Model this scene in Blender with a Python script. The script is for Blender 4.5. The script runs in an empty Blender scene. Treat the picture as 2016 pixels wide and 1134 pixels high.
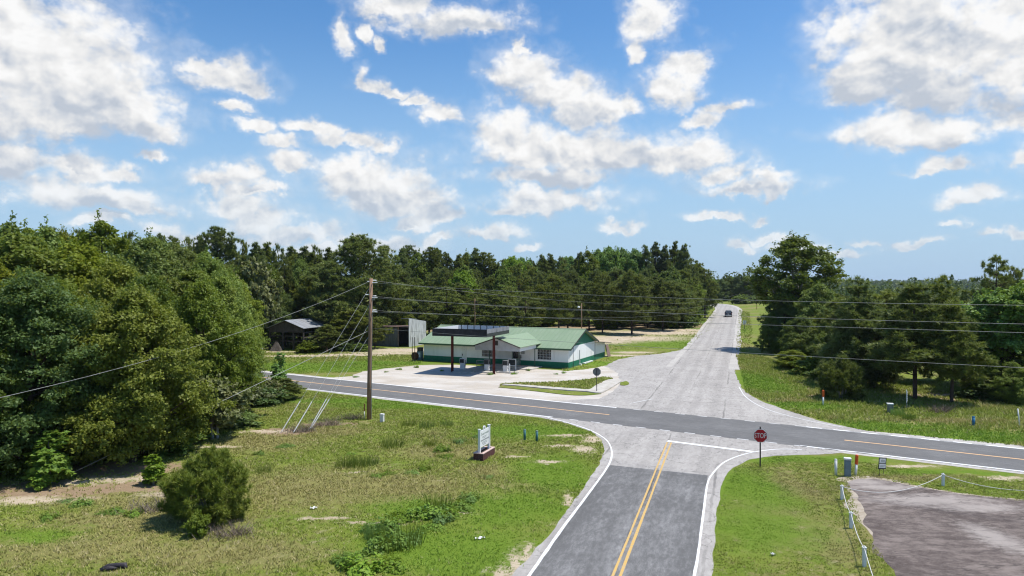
import bpy, math, random
import numpy as np
from mathutils import Vector
from mathutils.geometry import delaunay_2d_cdt

# ------------------------------------------------------------------ camera, sky, sun, exposure
S = bpy.context.scene
COL = S.collection
H, F, CX, HZ = 10.4, 1344.0, 1008.0, 560.0      # camera height, focal length in photo pixels, centre column, horizon row
cd = bpy.data.cameras.new('camera'); cam = bpy.data.objects.new('camera', cd); COL.objects.link(cam)
cd.sensor_width = 36; cd.lens = 24; cd.clip_start = 0.1; cd.clip_end = 9000
cam.location = (0, 0, H); cam.rotation_euler = (math.radians(90) - math.atan(7/F), 0, 0)
S.camera = cam
S.view_settings.view_transform = 'Standard'; S.view_settings.look = 'None'
S.view_settings.exposure = 0.36; S.view_settings.gamma = 1.0; S.view_settings.use_curve_mapping = False
S.cycles.max_bounces = 6; S.cycles.diffuse_bounces = 3; S.cycles.glossy_bounces = 2
S.cycles.transmission_bounces = 3; S.cycles.transparent_max_bounces = 8
S.cycles.use_denoising = True; S.cycles.filter_width = 1.15; S.cycles.use_adaptive_sampling = True; S.cycles.adaptive_threshold = .01; S.cycles.adaptive_min_samples = 24
S.cycles.caustics_reflective = False; S.cycles.caustics_refractive = False

SUN_EL, SUN_AZ = math.radians(67), math.radians(4)       # azimuth measured from +X towards +Y
sd = Vector((math.cos(SUN_EL)*math.cos(SUN_AZ), math.cos(SUN_EL)*math.sin(SUN_AZ), math.sin(SUN_EL)))
ld = bpy.data.lights.new('sun', 'SUN'); ld.energy = 4.3; ld.angle = math.radians(0.53); ld.color = (1.0, .965, .90)
lo = bpy.data.objects.new('sun', ld); COL.objects.link(lo)
lo.rotation_euler = (-sd).to_track_quat('-Z', 'Y').to_euler(); lo.location = (60, 10, 120)

class NT:
    """tiny helper for building node trees"""
    def __init__(s, nt): s.t = nt; s.L = nt.links
    def put(s, sock, v):
        if isinstance(v, bpy.types.NodeSocket): s.L.new(v, sock)
        elif v is not None:
            if hasattr(sock.default_value, '__len__') and not hasattr(v, '__len__'): v = (v,)*len(sock.default_value)
            if hasattr(v, '__len__') and len(sock.default_value) == 4 and len(v) == 3: v = (*v, 1)
            sock.default_value = v
    def n(s, typ, ins=None, **kw):
        x = s.t.nodes.new(typ)
        for k, v in kw.items(): setattr(x, k, v)
        for k, v in (ins or {}).items(): s.put(x.inputs[k], v)
        return x
    def m(s, op, a, b=None, c=None, clamp=False):
        x = s.t.nodes.new('ShaderNodeMath'); x.operation = op; x.use_clamp = clamp
        for i, v in enumerate((a, b, c)):
            if v is not None: s.put(x.inputs[i], v)
        return x.outputs[0]
    def v(s, op, a, b=None, c=None):
        x = s.t.nodes.new('ShaderNodeVectorMath'); x.operation = op
        for i, q in enumerate((a, b, c)):
            if q is not None: s.put(x.inputs[i], q)
        return x.outputs['Value' if op in ('LENGTH', 'DOT_PRODUCT', 'DISTANCE') else 'Vector']
    def mix(s, f, a, b, blend='MIX'):
        x = s.t.nodes.new('ShaderNodeMix'); x.data_type = 'RGBA'; x.blend_type = blend
        s.put(x.inputs[0], f); s.put(x.inputs[6], a); s.put(x.inputs[7], b); return x.outputs[2]
    def step(s, v, lo, hi, a=0., b=1.):
        x = s.t.nodes.new('ShaderNodeMapRange'); x.interpolation_type = 'SMOOTHSTEP'
        s.put(x.inputs[0], v)
        for i, q in enumerate((lo, hi, a, b)): s.put(x.inputs[i+1], q)
        return x.outputs[0]
    def noise(s, vec, scale, detail=4, rough=.55, dist=0., out=0):
        x = s.n('ShaderNodeTexNoise', {'Vector': vec, 'Scale': scale, 'Detail': detail, 'Roughness': rough, 'Distortion': dist})
        return x.outputs[out]
    def sep(s, v): return s.n('ShaderNodeSeparateXYZ', {0: v}).outputs
    def comb(s, x, y, z=0.): return s.n('ShaderNodeCombineXYZ', {0: x, 1: y, 2: z}).outputs[0]
    def blobs(s, p, lst, k=.25, base=0.):
        """1 in a blob's centre, 0 on its edge, negative outside; blobs are (cx, cy, rx, ry)"""
        acc = None
        for (cx, cy, rx, ry) in lst:
            q = s.v('MULTIPLY_ADD', p, (1/rx, 1/ry, 0), (-cx/rx, -cy/ry, 0))
            if base: q = s.v('MULTIPLY_ADD', s.v('MINIMUM', q, (9., 0., 0.)), (0., base, 0.), s.v('ADD', q, (0., .12, 0.)))
            d = s.v('LENGTH', q)
            acc = d if acc is None else s.m('SMOOTH_MIN', acc, d, k)
        return s.m('SUBTRACT', 1.0, acc)

CLOUDS = [(60,120,200,140),(150,185,150,85),(250,225,115,50),(310,250,60,26),(10,30,90,60),(-40,225,160,55),(80,235,160,42),
 (455,150,80,36),(410,122,48,22),(515,182,45,28),(480,222,36,14),(520,255,42,15),(560,285,30,14),
 (570,325,46,30),(640,262,42,16),(690,285,52,20),(735,302,26,20),
 (700,345,62,30),(745,372,95,40),(815,398,70,30),(870,425,40,20),
 (30,318,80,45),(160,330,55,34),(120,375,75,30),(210,388,110,30),(275,405,62,18),(250,338,50,20),(312,298,30,14),
 (430,350,60,24),(490,372,50,12),(450,400,60,20),(510,430,75,30),(590,465,80,24),(205,438,52,16),(355,458,52,18),
 (895,40,110,40),(800,15,70,26),(955,55,50,30),(678,75,20,42),(730,68,16,24),(762,85,12,18),
 (728,168,36,20),(775,180,36,14),(815,198,30,12),(862,225,36,22),(705,158,14,28),
 (1035,150,70,40),(1090,178,80,42),(1150,215,75,40),(1215,215,40,28),(995,270,60,50),(1070,300,120,48),(1190,310,130,46),(1300,310,110,48),
 (1080,352,120,24),(1385,300,70,38),(1430,340,60,28),(1480,372,95,14),(1510,355,40,18),(1400,235,46,24),(1440,210,36,18),
 (1282,35,44,58),(1265,100,18,28),(1350,125,42,44),(1320,175,52,48),(1025,105,14,26),
 (1800,55,150,100),(1920,70,150,120),(1750,150,110,45),(1860,185,130,60),(1690,185,70,34),(1790,262,150,34),(1850,280,80,20),(1665,60,26,34),(2000,120,90,60),
 (2005,245,36,32),(1868,335,54,20),(1822,352,36,12),(1905,402,66,18),(2000,335,30,22),(2090,300,70,60),
 (1080,400,108,24),(1000,412,56,16),(1222,445,32,12),(1400,425,46,10),(1482,425,18,10),(1030,487,20,10),(1525,462,50,10),(1570,476,46,9),(1455,478,22,9),
 (1722,472,32,9),(1808,482,42,9),(1880,444,24,8),(1940,464,30,12),(2000,470,40,12),(885,468,28,14),(765,480,80,16),(960,455,60,16),(830,440,40,14),(660,505,90,14),(1650,495,60,8)]
SHADE = [(1745,150,150,50),(1830,110,90,60),(1110,352,150,24),(150,215,160,36),(60,262,200,18),(1140,250,70,18),(760,392,100,16),(210,398,110,12),(500,412,80,14),(1480,376,80,8),(1810,225,100,16),(900,52,90,14),(40,335,70,16)]
def ang(px, py):
    x, y = (px-CX)/F, (HZ-py)/F
    return math.atan(x), y/math.sqrt(1+x*x)
def angblobs(lst):
    o = []
    for (px, py, rx, ry) in lst:
        a, e = ang(px, py); k = math.cos(a)
        o.append((a, e, 1.06*rx/F*k*k, (1.18 if rx >= 60 else 1.05)*ry/F*k))
    return o

W = bpy.data.worlds.new('World'); W.cycles.sampling_method = 'MANUAL'; W.cycles.sample_map_resolution = 512; S.world = W; W.use_nodes = True
w = NT(W.node_tree); W.node_tree.nodes.clear()
sky = w.n('ShaderNodeTexSky', sky_type='NISHITA')
sky.sun_disc = False; sky.sun_elevation = SUN_EL; sky.sun_rotation = math.radians(90) - SUN_AZ
sky.altitude = 0; sky.air_density = 1.0; sky.dust_density = .6; sky.ozone_density = 2.2
dirn = w.n('ShaderNodeTexCoord').outputs['Generated']
dx, dy, dz = w.sep(dirn)
az = w.m('ARCTAN2', dx, dy)
el = w.m('DIVIDE', dz, w.m('SQRT', w.m('ADD', w.m('MULTIPLY', dx, dx), w.m('ADD', w.m('MULTIPLY', dy, dy), 1e-6))))
p0 = w.comb(az, el)
def cen(n): return w.v('SUBTRACT', n, (.5, .5, .5))
warp = w.v('MULTIPLY_ADD', cen(w.noise(p0, 7, 3, .5, 0, 1)), (.10, .06, 0), p0)
p1 = w.v('MULTIPLY_ADD', cen(w.noise(p0, 26, 6, .62, 0, 1)), (.055, .045, 0), warp)
field = w.m('MINIMUM', w.blobs(p1, angblobs(CLOUDS), .3, .75), .9)
pn = w.v('MULTIPLY', p0, (1, 1.2, 0))
wn40 = cen(w.noise(p0, 40, 2, .6, 0, 1))
def puffs(off):
    q = w.v('ADD', pn, off)
    a = w.noise(q, 13, 9, .68)
    v = w.n('ShaderNodeTexVoronoi', {'Vector': w.v('MULTIPLY_ADD', wn40, (.035, .035, 0), q), 'Scale': 34, 'Detail': 0}, feature='F1').outputs[0]
    v2 = w.n('ShaderNodeTexVoronoi', {'Vector': w.v('MULTIPLY_ADD', wn40, (.02, .02, 0), q), 'Scale': 80, 'Detail': 0}, feature='F1').outputs[0]
    return w.m('MULTIPLY_ADD', v2, -.07, w.m('MULTIPLY_ADD', v, -.26, a))
fb, fb2 = puffs((0, 0, 0)), puffs((.004, .010, 0))
wis = w.noise(pn, 4.5, 3, .5)
dens = w.m('ADD', w.m('MULTIPLY_ADD', field, 1.3, .21), w.m('MULTIPLY', w.m('SUBTRACT', fb, .30), 2.6))
dens = w.m('ADD', dens, w.m('MULTIPLY', w.m('SUBTRACT', wis, .5), 1.2))
num = den = None                                   # how high in its cloud a direction lies: lit tops, grey flat bases
for (cx, cy, rx, ry) in [b for b, c in zip(angblobs(CLOUDS), CLOUDS) if c[2] >= 60]:
    q = w.v('MULTIPLY_ADD', p1, (1/rx, 1/ry, 0), (-cx/rx, -cy/ry, 0))
    k = w.m('MAXIMUM', w.m('SUBTRACT', 1.35, w.v('LENGTH', q)), 0.); qy = w.v('DOT_PRODUCT', q, (0, 1, 0))
    num = w.m('MULTIPLY', k, qy) if num is None else w.m('MULTIPLY_ADD', k, qy, num); den = k if den is None else w.m('ADD', den, k)
high = w.m('DIVIDE', num, w.m('ADD', den, .15))
basev = w.m('MULTIPLY', w.step(w.m('MULTIPLY_ADD', w.m('SUBTRACT', fb, .3), 1.2, high), .25, -.65), .20)
alpha = w.m('POWER', w.step(dens, -.36, .80), 1.0)
alpha = w.m('MAXIMUM', alpha, w.step(w.m('ADD', dens, w.m('MULTIPLY', w.m('SUBTRACT', wis, .5), 1.5)), -.95, .6, 0., .30))
def soft(off): return w.noise(w.v('ADD', pn, off), 17, 4, .52, .2)
relief = w.m('ADD', w.m('MULTIPLY', w.m('SUBTRACT', fb, fb2), .35), w.m('SUBTRACT', soft((0, 0, 0)), soft((.007, .016, 0))))
sh = w.blobs(p1, angblobs(SHADE), .3)
shv = w.m('MULTIPLY', w.step(w.m('ADD', sh, w.m('MULTIPLY', w.m('SUBTRACT', fb, .34), .7)), -.5, 1.0), .16)
thick = w.step(dens, .5, 2.0)
val = w.m('ADD', w.m('MULTIPLY_ADD', relief, 1.05, 1.0), w.m('MULTIPLY', thick, -.07))
val = w.m('SUBTRACT', w.m('SUBTRACT', val, shv), basev)
val = w.m('MINIMUM', w.m('MAXIMUM', val, .70), 1.06)
ccol = w.mix(w.step(val, .6, .98), (.80, .90, 1.06), (1.0, 1.0, 1.0))
ccol = w.mix(1.0, ccol, w.comb(val, val, val), 'MULTIPLY')
BG = .15
ccol = w.v('SCALE', ccol); ccol.node.inputs['Scale'].default_value = .71/BG
skyc = w.n('ShaderNodeHueSaturation', {'Hue': .5, 'Saturation': 1.28, 'Value': .82, 'Color': sky.outputs[0]}).outputs[0]
skyc = w.mix(w.step(el, .40, -.02, 0., .92), skyc, tuple(c/BG for c in (.30, .45, .63)))
lowhaze = w.step(el, .18, -.02, 0., .45)
acol = w.mix(w.m('MULTIPLY', alpha, w.m('SUBTRACT', 1., lowhaze)), skyc, ccol)
bg = w.n('ShaderNodeBackground', {'Color': acol, 'Strength': BG})
W.node_tree.links.new(bg.outputs[0], w.n('ShaderNodeOutputWorld').inputs[0])

# ------------------------------------------------------------------ places: photo pixel on the ground -> metres
def sm(t):
    t = np.clip(t, 0, 1); return t*t*(3-2*t)
def tz(x, y):
    """height of the land"""
    a = .32*np.asarray(x, float) + .947*np.asarray(y, float)
    h = 2.4*sm((a-105)/215) - 13*sm((a-332)/110) + 15*sm((a-700)/900)
    h = h + 9*np.exp(-((np.asarray(x, float)-205)/75)**2-((np.asarray(y, float)-600)/110)**2)
    h = h + 2.5*sm((-np.asarray(x, float)-55)/90)*sm((np.asarray(y, float)-60)/80)
    return h
def TZ(x, y): return float(tz(x, y))
def g(px, py):
    """ground point seen at a photo pixel"""
    d = 40.0
    for _ in range(30):
        X = (px-CX)/F*d; d = .5*d + .5*min(900, F*(H-TZ(X, d))/max(py-HZ, 1))
    return ((px-CX)/F*d, d)
def at(px, Y): return (px-CX)/F*Y
def zat(py, Y): return H - (py-HZ)*Y/F

# ------------------------------------------------------------------ object helpers
def tag(o, label=None, cat=None, group=None, kind=None):
    for k, v in (('label', label), ('category', cat), ('group', group), ('kind', kind)):
        if v: o[k] = v
    return o
def thing(name, label, cat, loc=(0, 0, 0), rz=0., group=None):
    o = bpy.data.objects.new(name, None); COL.objects.link(o); o.location = loc; o.rotation_euler = (0, 0, rz)
    o.empty_display_size = .2
    return tag(o, label, cat, group)
def place(name, me, parent=None, loc=None):
    o = bpy.data.objects.new(name, me); COL.objects.link(o)
    if parent: o.parent = parent
    if loc: o.location = loc
    return o
class MB:
    def __init__(s): s.V = []; s.F = []; s.uv = None
    def add(s, vs, fs):
        b = len(s.V); s.V += [tuple(v) for v in vs]; s.F += [tuple(b+i for i in f) for f in fs]; return s
    def box(s, c, d, rz=0., taper=1.):
        x, y, z = (q/2 for q in d); ca, sa = math.cos(rz), math.sin(rz); vs = []
        for zz, k in ((-z, 1.), (z, taper)):
            for xx, yy in ((-x*k, -y*k), (x*k, -y*k), (x*k, y*k), (-x*k, y*k)):
                vs.append((c[0]+xx*ca-yy*sa, c[1]+xx*sa+yy*ca, c[2]+zz))
        return s.add(vs, [(3,2,1,0),(4,5,6,7),(0,1,5,4),(1,2,6,5),(2,3,7,6),(3,0,4,7)])
    def span(s, a, b): return s.box([(a[i]+b[i])/2 for i in range(3)], [abs(b[i]-a[i]) for i in range(3)])
    def prism(s, poly, axis, a, b):
        """poly in the two other axes (in order), pushed from a to b along axis"""
        o = [i for i in range(3) if i != axis]; vs = []
        for t in (a, b):
            for p in poly:
                v = [0, 0, 0]; v[o[0]] = p[0]; v[o[1]] = p[1]; v[axis] = t; vs.append(v)
        n = len(poly)
        return s.add(vs, [tuple(range(n-1, -1, -1)), tuple(range(n, 2*n))] + [(i, (i+1) % n, n+(i+1) % n, n+i) for i in range(n)])
    def tube(s, pts, r, n=8, cap=True):
        pts = [Vector(p) for p in pts]; r = r if hasattr(r, '__len__') else [r]*len(pts); vs = []; fs = []
        for i, p in enumerate(pts):
            t = (pts[min(i+1, len(pts)-1)] - pts[max(i-1, 0)]).normalized()
            u = t.cross(Vector((0, 0, 1)) if abs(t.z) < .9 else Vector((1, 0, 0))).normalized(); q = t.cross(u)
            for k in range(n):
                a = 2*math.pi*k/n; vs.append(p + (u*math.cos(a) + q*math.sin(a))*r[i])
        for i in range(len(pts)-1):
            for k in range(n): fs.append((i*n+k, i*n+(k+1) % n, (i+1)*n+(k+1) % n, (i+1)*n+k))
        if cap: fs += [tuple(range(n)), tuple(range((len(pts)-1)*n, len(pts)*n))]
        return s.add(vs, fs)
    def lathe(s, prof, c=(0, 0, 0), n=16, axis=2):
        o = [i for i in range(3) if i != axis]; vs = []; fs = []; m = len(prof)
        for r, h in prof:
            for k in range(n):
                a = 2*math.pi*k/n; v = [0, 0, 0]; v[axis] = c[axis]+h; v[o[0]] = c[o[0]]+r*math.cos(a); v[o[1]] = c[o[1]]+r*math.sin(a); vs.append(v)
        for i in range(m-1):
            for k in range(n): fs.append((i*n+k, i*n+(k+1) % n, (i+1)*n+(k+1) % n, (i+1)*n+k))
        return s.add(vs, fs + [tuple(range(n)), tuple(range((m-1)*n, m*n))])
    def mesh(s, name, mat, smooth=False, fix=True):
        me = bpy.data.meshes.new(name); me.from_pydata(s.V, [], s.F)
        if fix:
            import bmesh
            bm = bmesh.new(); bm.from_mesh(me); bmesh.ops.recalc_face_normals(bm, faces=bm.faces); bm.to_mesh(me); bm.free()
        if s.uv:
            l = me.uv_layers.new(name='UVMap'); d = [0.]*(2*len(me.loops))
            for i, lp in enumerate(me.loops): d[2*i:2*i+2] = s.uv[lp.vertex_index]
            l.data.foreach_set('uv', d)
        me.materials.append(mat)
        if smooth: me.polygons.foreach_set('use_smooth', [True]*len(me.polygons))
        me.update(); return me
    def build(s, name, mat, parent=None, smooth=False, bevel=0., loc=None):
        o = place(name, s.mesh(name, mat, smooth), parent, loc)
        if bevel:
            b = o.modifiers.new('bevel', 'BEVEL'); b.width = bevel; b.segments = 2; b.limit_method = 'ANGLE'
        return o

# ------------------------------------------------------------------ materials
def newmat(name):
    m = bpy.data.materials.new(name); m.use_nodes = True; m.node_tree.nodes.clear(); return m, NT(m.node_tree)
def finish(m, t, col, rough=.8, bump=None, bstr=.3, bdist=.02, metal=0., spec=.3):
    b = t.n('ShaderNodeBsdfPrincipled', {'Base Color': col, 'Roughness': rough, 'Metallic': metal, 'Specular IOR Level': spec})
    if bump is not None:
        t.L.new(t.n('ShaderNodeBump', {'Height': bump, 'Strength': bstr, 'Distance': bdist}).outputs[0], b.inputs['Normal'])
    t.L.new(b.outputs[0], t.n('ShaderNodeOutputMaterial').inputs[0]); return m
def worn(name, c1, c2, scale=3., rough=.6, amt=(.35, .7), metal=0., spec=.3, streak=None, bump=.15, fine=30.):
    """a colour worn towards a second one in patches, with a little surface grain"""
    m, t = newmat(name)
    p = t.n('ShaderNodeTexCoord').outputs['Object']
    q = t.v('MULTIPLY', p, streak) if streak else p
    a = t.step(t.noise(q, scale, 6, .6), *amt)
    c = t.mix(a, c1, c2)
    f = t.noise(p, fine, 3, .6)
    c = t.mix(t.m('MULTIPLY', f, .25), c, tuple(x*.55 for x in c1))
    return finish(m, t, c, t.m('MULTIPLY_ADD', a, .15, rough-.05), f, bump, .01, metal, spec)

M = {}
M['white_paint'] = worn('white_paint', (.80, .80, .79), (.66, .65, .62), 2.5, .55, (.5, .85), streak=(1, 1, .4))
M['white_trim'] = worn('white_trim', (.78, .78, .77), (.6, .6, .58), 4, .5, (.5, .85))
M['green_metal'] = None
M['black_fascia'] = worn('black_fascia', (.022, .023, .027), (.05, .05, .055), 2.5, .45, (.4, .8))
M['red_steel'] = worn('red_steel', (.12, .016, .012), (.07, .02, .015), 4, .5)
M['dark_steel'] = worn('dark_steel', (.05, .05, .052), (.09, .07, .06), 6, .5, metal=.3)
M['grey_steel'] = worn('grey_steel', (.30, .31, .32), (.2, .19, .18), 5, .45, metal=.6)
M['rust'] = worn('rust', (.13, .045, .02), (.06, .03, .02), 6, .85)
M['wood_pole'] = worn('wood_pole', (.34, .215, .145), (.21, .125, .08), 4, .85, streak=(6, 6, .35), bump=.5)
M['old_wood'] = worn('old_wood', (.10, .085, .07), (.05, .042, .036), 5, .9, streak=(1, 1, .2))
M['concrete'] = worn('concrete', (.52, .49, .44), (.38, .35, .30), 1.6, .9, bump=.3)
M['teal_plastic'] = worn('teal_plastic', (.045, .15, .16), (.08, .2, .2), 4, .5)
M['grey_plastic'] = worn('grey_plastic', (.17, .24, .26), (.12, .17, .18), 4, .5)
M['blue_plastic'] = worn('blue_plastic', (.03, .16, .32), (.05, .2, .35), 4, .5)
M['orange_plastic'] = worn('orange_plastic', (.75, .12, .02), (.6, .1, .02), 4, .5)
M['brown_plastic'] = worn('brown_plastic', (.17, .045, .03), (.1, .03, .02), 4, .5)
M['white_plastic'] = worn('white_plastic', (.80, .80, .79), (.66, .65, .62), 3, .45)
M['guy'] = worn('guy', (.62, .62, .60), (.5, .5, .48), 4, .5)
M['sand_edge'] = worn('sand_edge', (.42, .36, .29), (.30, .25, .18), 2.5, .95, bump=.4, fine=20)
M['rope'] = worn('rope', (.74, .73, .70), (.55, .53, .5), 20, .8)
M['sign_back'] = worn('sign_back', (.20, .21, .21), (.14, .14, .14), 5, .45, metal=.5)
M['sign_red'] = worn('sign_red', (.55, .014, .024), (.45, .014, .024), 3, .4)
M['sign_white'] = worn('sign_white', (.82, .82, .82), (.75, .75, .75), 3, .4)
M['ink'] = worn('ink', (.03, .035, .035), (.05, .05, .05), 3, .6)
M['grey_ink'] = worn('grey_ink', (.28, .30, .30), (.35, .36, .36), 3, .6)
M['green_ink'] = worn('green_ink', (.10, .16, .12), (.14, .2, .15), 3, .6)
M['wire'] = worn('wire', (.40, .40, .39), (.28, .28, .27), 2, .5, metal=.3)
M['porcelain'] = worn('porcelain', (.75, .75, .74), (.6, .6, .6), 5, .3)
M['glass'] = worn('glass', (.012, .014, .016), (.02, .022, .025), 2, .12, spec=.6)
M['tyre'] = worn('tyre', (.02, .02, .02), (.04, .036, .033), 8, .85)
M['car_paint'] = worn('car_paint', (.014, .014, .016), (.02, .02, .02), 2, .22, spec=.6)
M['tail_lens'] = worn('tail_lens', (.22, .01, .01), (.18, .01, .01), 2, .2, spec=.5)
M['chrome'] = worn('chrome', (.6, .6, .6), (.5, .5, .5), 2, .25, metal=1.)
M['bark'] = worn('bark', (.085, .062, .048), (.045, .034, .028), 7, .95, streak=(1, 1, .25), bump=.6)
M['pine_bark'] = worn('pine_bark', (.10, .062, .045), (.05, .034, .027), 7, .95, streak=(1, 1, .3), bump=.6)
M['grey_bark'] = worn('grey_bark', (.30, .28, .25), (.2, .18, .16), 7, .95, streak=(1, 1, .3), bump=.6)
M['paper'] = worn('paper', (.78, .78, .76), (.6, .6, .58), 9, .8)
M['rubber_black'] = worn('rubber_black', (.03, .026, .03), (.06, .05, .055), 14, .6)
M['planter_brick'] = None

def brick_mat():
    m, t = newmat('planter_brick')
    p = t.n('ShaderNodeTexCoord').outputs['Object']
    x, y, z = t.sep(p)
    br = t.n('ShaderNodeTexBrick', {'Vector': t.comb(t.m('ADD', x, y), z), 'Color1': (.10, .022, .02), 'Color2': (.15, .035, .028),
             'Mortar': (.2, .17, .15), 'Scale': 1.0, 'Mortar Size': .008, 'Brick Width': .2, 'Row Height': .075})
    c = t.mix(t.noise(p, 9, 4), br.outputs[0], (.06, .02, .02))
    return finish(m, t, c, .9, br.outputs[1], -.4, .01)
M['planter_brick'] = brick_mat()

def metal_roof(name, c1, c2, axis, pitch=.3, rough=.5, metal=.15):
    m, t = newmat(name)
    p = t.n('ShaderNodeTexCoord').outputs['Object']
    q = t.sep(p)[axis]
    r = t.m('PINGPONG', t.m('ADD', q, 50.), pitch)
    rib = t.step(r, pitch*.78, pitch*.97)
    st = t.noise(t.v('MULTIPLY', p, (2.5, .35, .35) if axis == 0 else (.35, 2.5, .35)), 1.5, 6, .6)
    c = t.mix(t.step(st, .4, .75), c1, c2)
    c = t.mix(t.m('MULTIPLY', rib, .35), c, tuple(v*.6 for v in c1))
    return finish(m, t, c, rough, rib, .5, .03, metal)
M['green_metal'] = metal_roof('green_metal', (.235, .315, .19), (.28, .345, .225), 0)
M['grey_tin'] = metal_roof('grey_tin', (.33, .35, .37), (.22, .21, .2), 1, .2, .5, .4)
M['tin_wall'] = metal_roof('tin_wall', (.17, .18, .19), (.11, .11, .11), 0, .15, .6, .2)
M['pale_tin'] = metal_roof('pale_tin', (.62, .63, .64), (.15, .145, .15), 1, .2, .5, .2)

def store_wall(name, gable):
    m, t = newmat(name)
    p = t.n('ShaderNodeTexCoord').outputs['Object']
    x, y, z = t.sep(p)
    n = t.noise(p, 3, 5, .6)
    zz = t.m('ADD', z, t.m('MULTIPLY', t.m('SUBTRACT', n, .5), .015))
    low = t.step(zz, .74, .76, 1, 0)
    white = t.mix(t.step(t.noise(t.v('MULTIPLY', p, (1, 1, .25)), 1.4, 6, .65), .45, .85), (.84, .84, .84), (.68, .67, .65))
    green = t.mix(t.step(t.noise(p, 2.2, 6, .65), .4, .8), (.012, .15, .085), (.02, .19, .115))
    fac = low
    if gable: fac = t.m('MAXIMUM', low, t.step(zz, 2.62, 2.64))
    c = t.mix(fac, white, green)
    splash = t.step(z, .25, 0., 0, .45)
    c = t.mix(t.m('MULTIPLY', splash, t.noise(p, 6, 5)), c, (.25, .22, .17))
    r = t.m('PINGPONG', t.m('ADD', z, 4.), .1)
    return finish(m, t, c, .6, t.m('ADD', t.step(r, .09, .1), t.m('MULTIPLY', t.noise(p, 40, 3), .3)), .25, .01)
M['store_front'] = store_wall('store_front', False)
M['store_gable'] = store_wall('store_gable', True)

# foliage: every leaf is an island of its mesh, every tree has a shade of its own
def leaf_mat(name, c1, c2, c3, trans=.38, rough=.55, spread=.24):
    m, t = newmat(name)
    isl = t.n('ShaderNodeNewGeometry').outputs['Random Per Island']
    rnd = t.n('ShaderNodeObjectInfo').outputs['Random']
    p = t.n('ShaderNodeTexCoord').outputs['Object']
    c = t.mix(isl, c1, c2)
    c = t.mix(t.m('MULTIPLY', t.step(t.noise(p, .55, 3), .45, .75), .75), c, c3)
    c = t.n('ShaderNodeHueSaturation', {'Hue': t.m('MULTIPLY_ADD', rnd, .03, .484), 'Saturation': t.m('MULTIPLY_ADD', rnd, -.25, 1.08),
            'Value': t.m('MULTIPLY_ADD', t.m('FRACT', t.m('MULTIPLY', rnd, 7.31)), 2*spread, 1-spread), 'Color': c}).outputs[0]
    b = t.n('ShaderNodeBsdfPrincipled', {'Base Color': c, 'Roughness': rough, 'Specular IOR Level': .25})
    tr = t.n('ShaderNodeBsdfTranslucent', {'Color': t.mix(.5, c, (.22, .27, .02))})
    mx = t.n('ShaderNodeMixShader', {0: trans}); t.L.new(b.outputs[0], mx.inputs[1]); t.L.new(tr.outputs[0], mx.inputs[2])
    t.L.new(mx.outputs[0], t.n('ShaderNodeOutputMaterial').inputs[0]); return m
M['leaf_mid'] = leaf_mat('leaf_mid', (.100, .162, .022), (.185, .250, .036), (.150, .208, .024))
M['leaf_olive'] = leaf_mat('leaf_olive', (.145, .185, .020), (.25, .285, .036), (.20, .225, .024))
M['leaf_yellow'] = leaf_mat('leaf_yellow', (.132, .195, .023), (.225, .285, .038), (.19, .21, .028))
M['leaf_dark'] = leaf_mat('leaf_dark', (0.066, 0.120, 0.023), (0.126, 0.192, 0.034), (0.090, 0.156, 0.026))
M['leaf_bright'] = leaf_mat('leaf_bright', (0.126, 0.252, 0.032), (0.216, 0.340, 0.054), (0.180, 0.270, 0.036))
M['leaf_pale'] = leaf_mat('leaf_pale', (0.154, 0.190, 0.072), (0.270, 0.288, 0.134), (0.180, 0.180, 0.064))
M['needle'] = leaf_mat('needle', (0.111, 0.151, 0.032), (0.236, 0.257, 0.054), (0.196, 0.216, 0.041), .3)
M['needle_dark'] = leaf_mat('needle_dark', (.096, .140, .036), (.205, .240, .058), (.150, .180, .040), .3)
M['cedar'] = leaf_mat('cedar', (.115, .175, .025), (.235, .27, .045), (.175, .195, .032), .28)
M['far_leaf'] = leaf_mat('far_leaf', (0.059, 0.109, 0.042), (0.115, 0.179, 0.059), (0.095, 0.148, 0.046), .28)
M['dead_twig'] = leaf_mat('dead_twig', (.14, .10, .08), (.24, .19, .15), (.18, .13, .1), 0.)

# ------------------------------------------------------------------ ground
def gb(px, py, rx, ry):
    x, y = g(px, py); return (x, y, rx, ry)
SAND = [gb(1112,858,2.0,.45), gb(1105,878,1.5,.5), gb(1150,885,1.0,1.4), gb(1165,865,.9,1.6), gb(1080,910,1.2,.4), gb(255,943,3.2,.7), gb(330,975,2.0,.5), gb(60,985,3.0,.8),
        gb(1230,666,15,9), gb(1290,655,16,9), gb(1180,672,9,7), gb(1340,650,10,5), gb(1245,694,4,2.0), gb(1225,700,5,1.5),
        gb(800,690,9,5), gb(750,696,8,2.5), gb(690,699,9,2.0), gb(600,701,9,2.0), gb(540,693,6,1.5), gb(1965,786,5,.9), gb(1860,778,3,1.0), gb(1500,870,.1,.1),
        gb(1150,740,5,1.2), gb(1040,735,4,1.2), gb(850,726,6,1.4), gb(1980,943,1.4,.5), gb(1790,918,2.0,.35), gb(700,930,.6,.25), gb(640,1020,1.5,.3), gb(740,1030,1.8,.3), gb(1015,1120,.35,2.2), gb(1040,1090,.3,1.6), gb(985,1130,.5,1.), gb(1120,985,.3,1.6), gb(880,1010,1.5,.2), gb(110,950,3.5,.6), gb(430,880,2,.5), gb(520,850,2.5,.6), gb(1010,900,1.,.25)]
LITTER = [gb(1080,648,20,10), gb(1200,643,20,9), gb(1310,641,17,9), gb(960,648,20,10), gb(1740,780,9,4), gb(1640,775,4,2), gb(1900,785,7,3), gb(1850,792,5,1.6), gb(1700,770,5,2), gb(560,850,2.5,1.5), gb(640,835,3,1.2), gb(200,925,7,1.6), gb(90,965,6,1.5), gb(270,960,4,1.2)]
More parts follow.
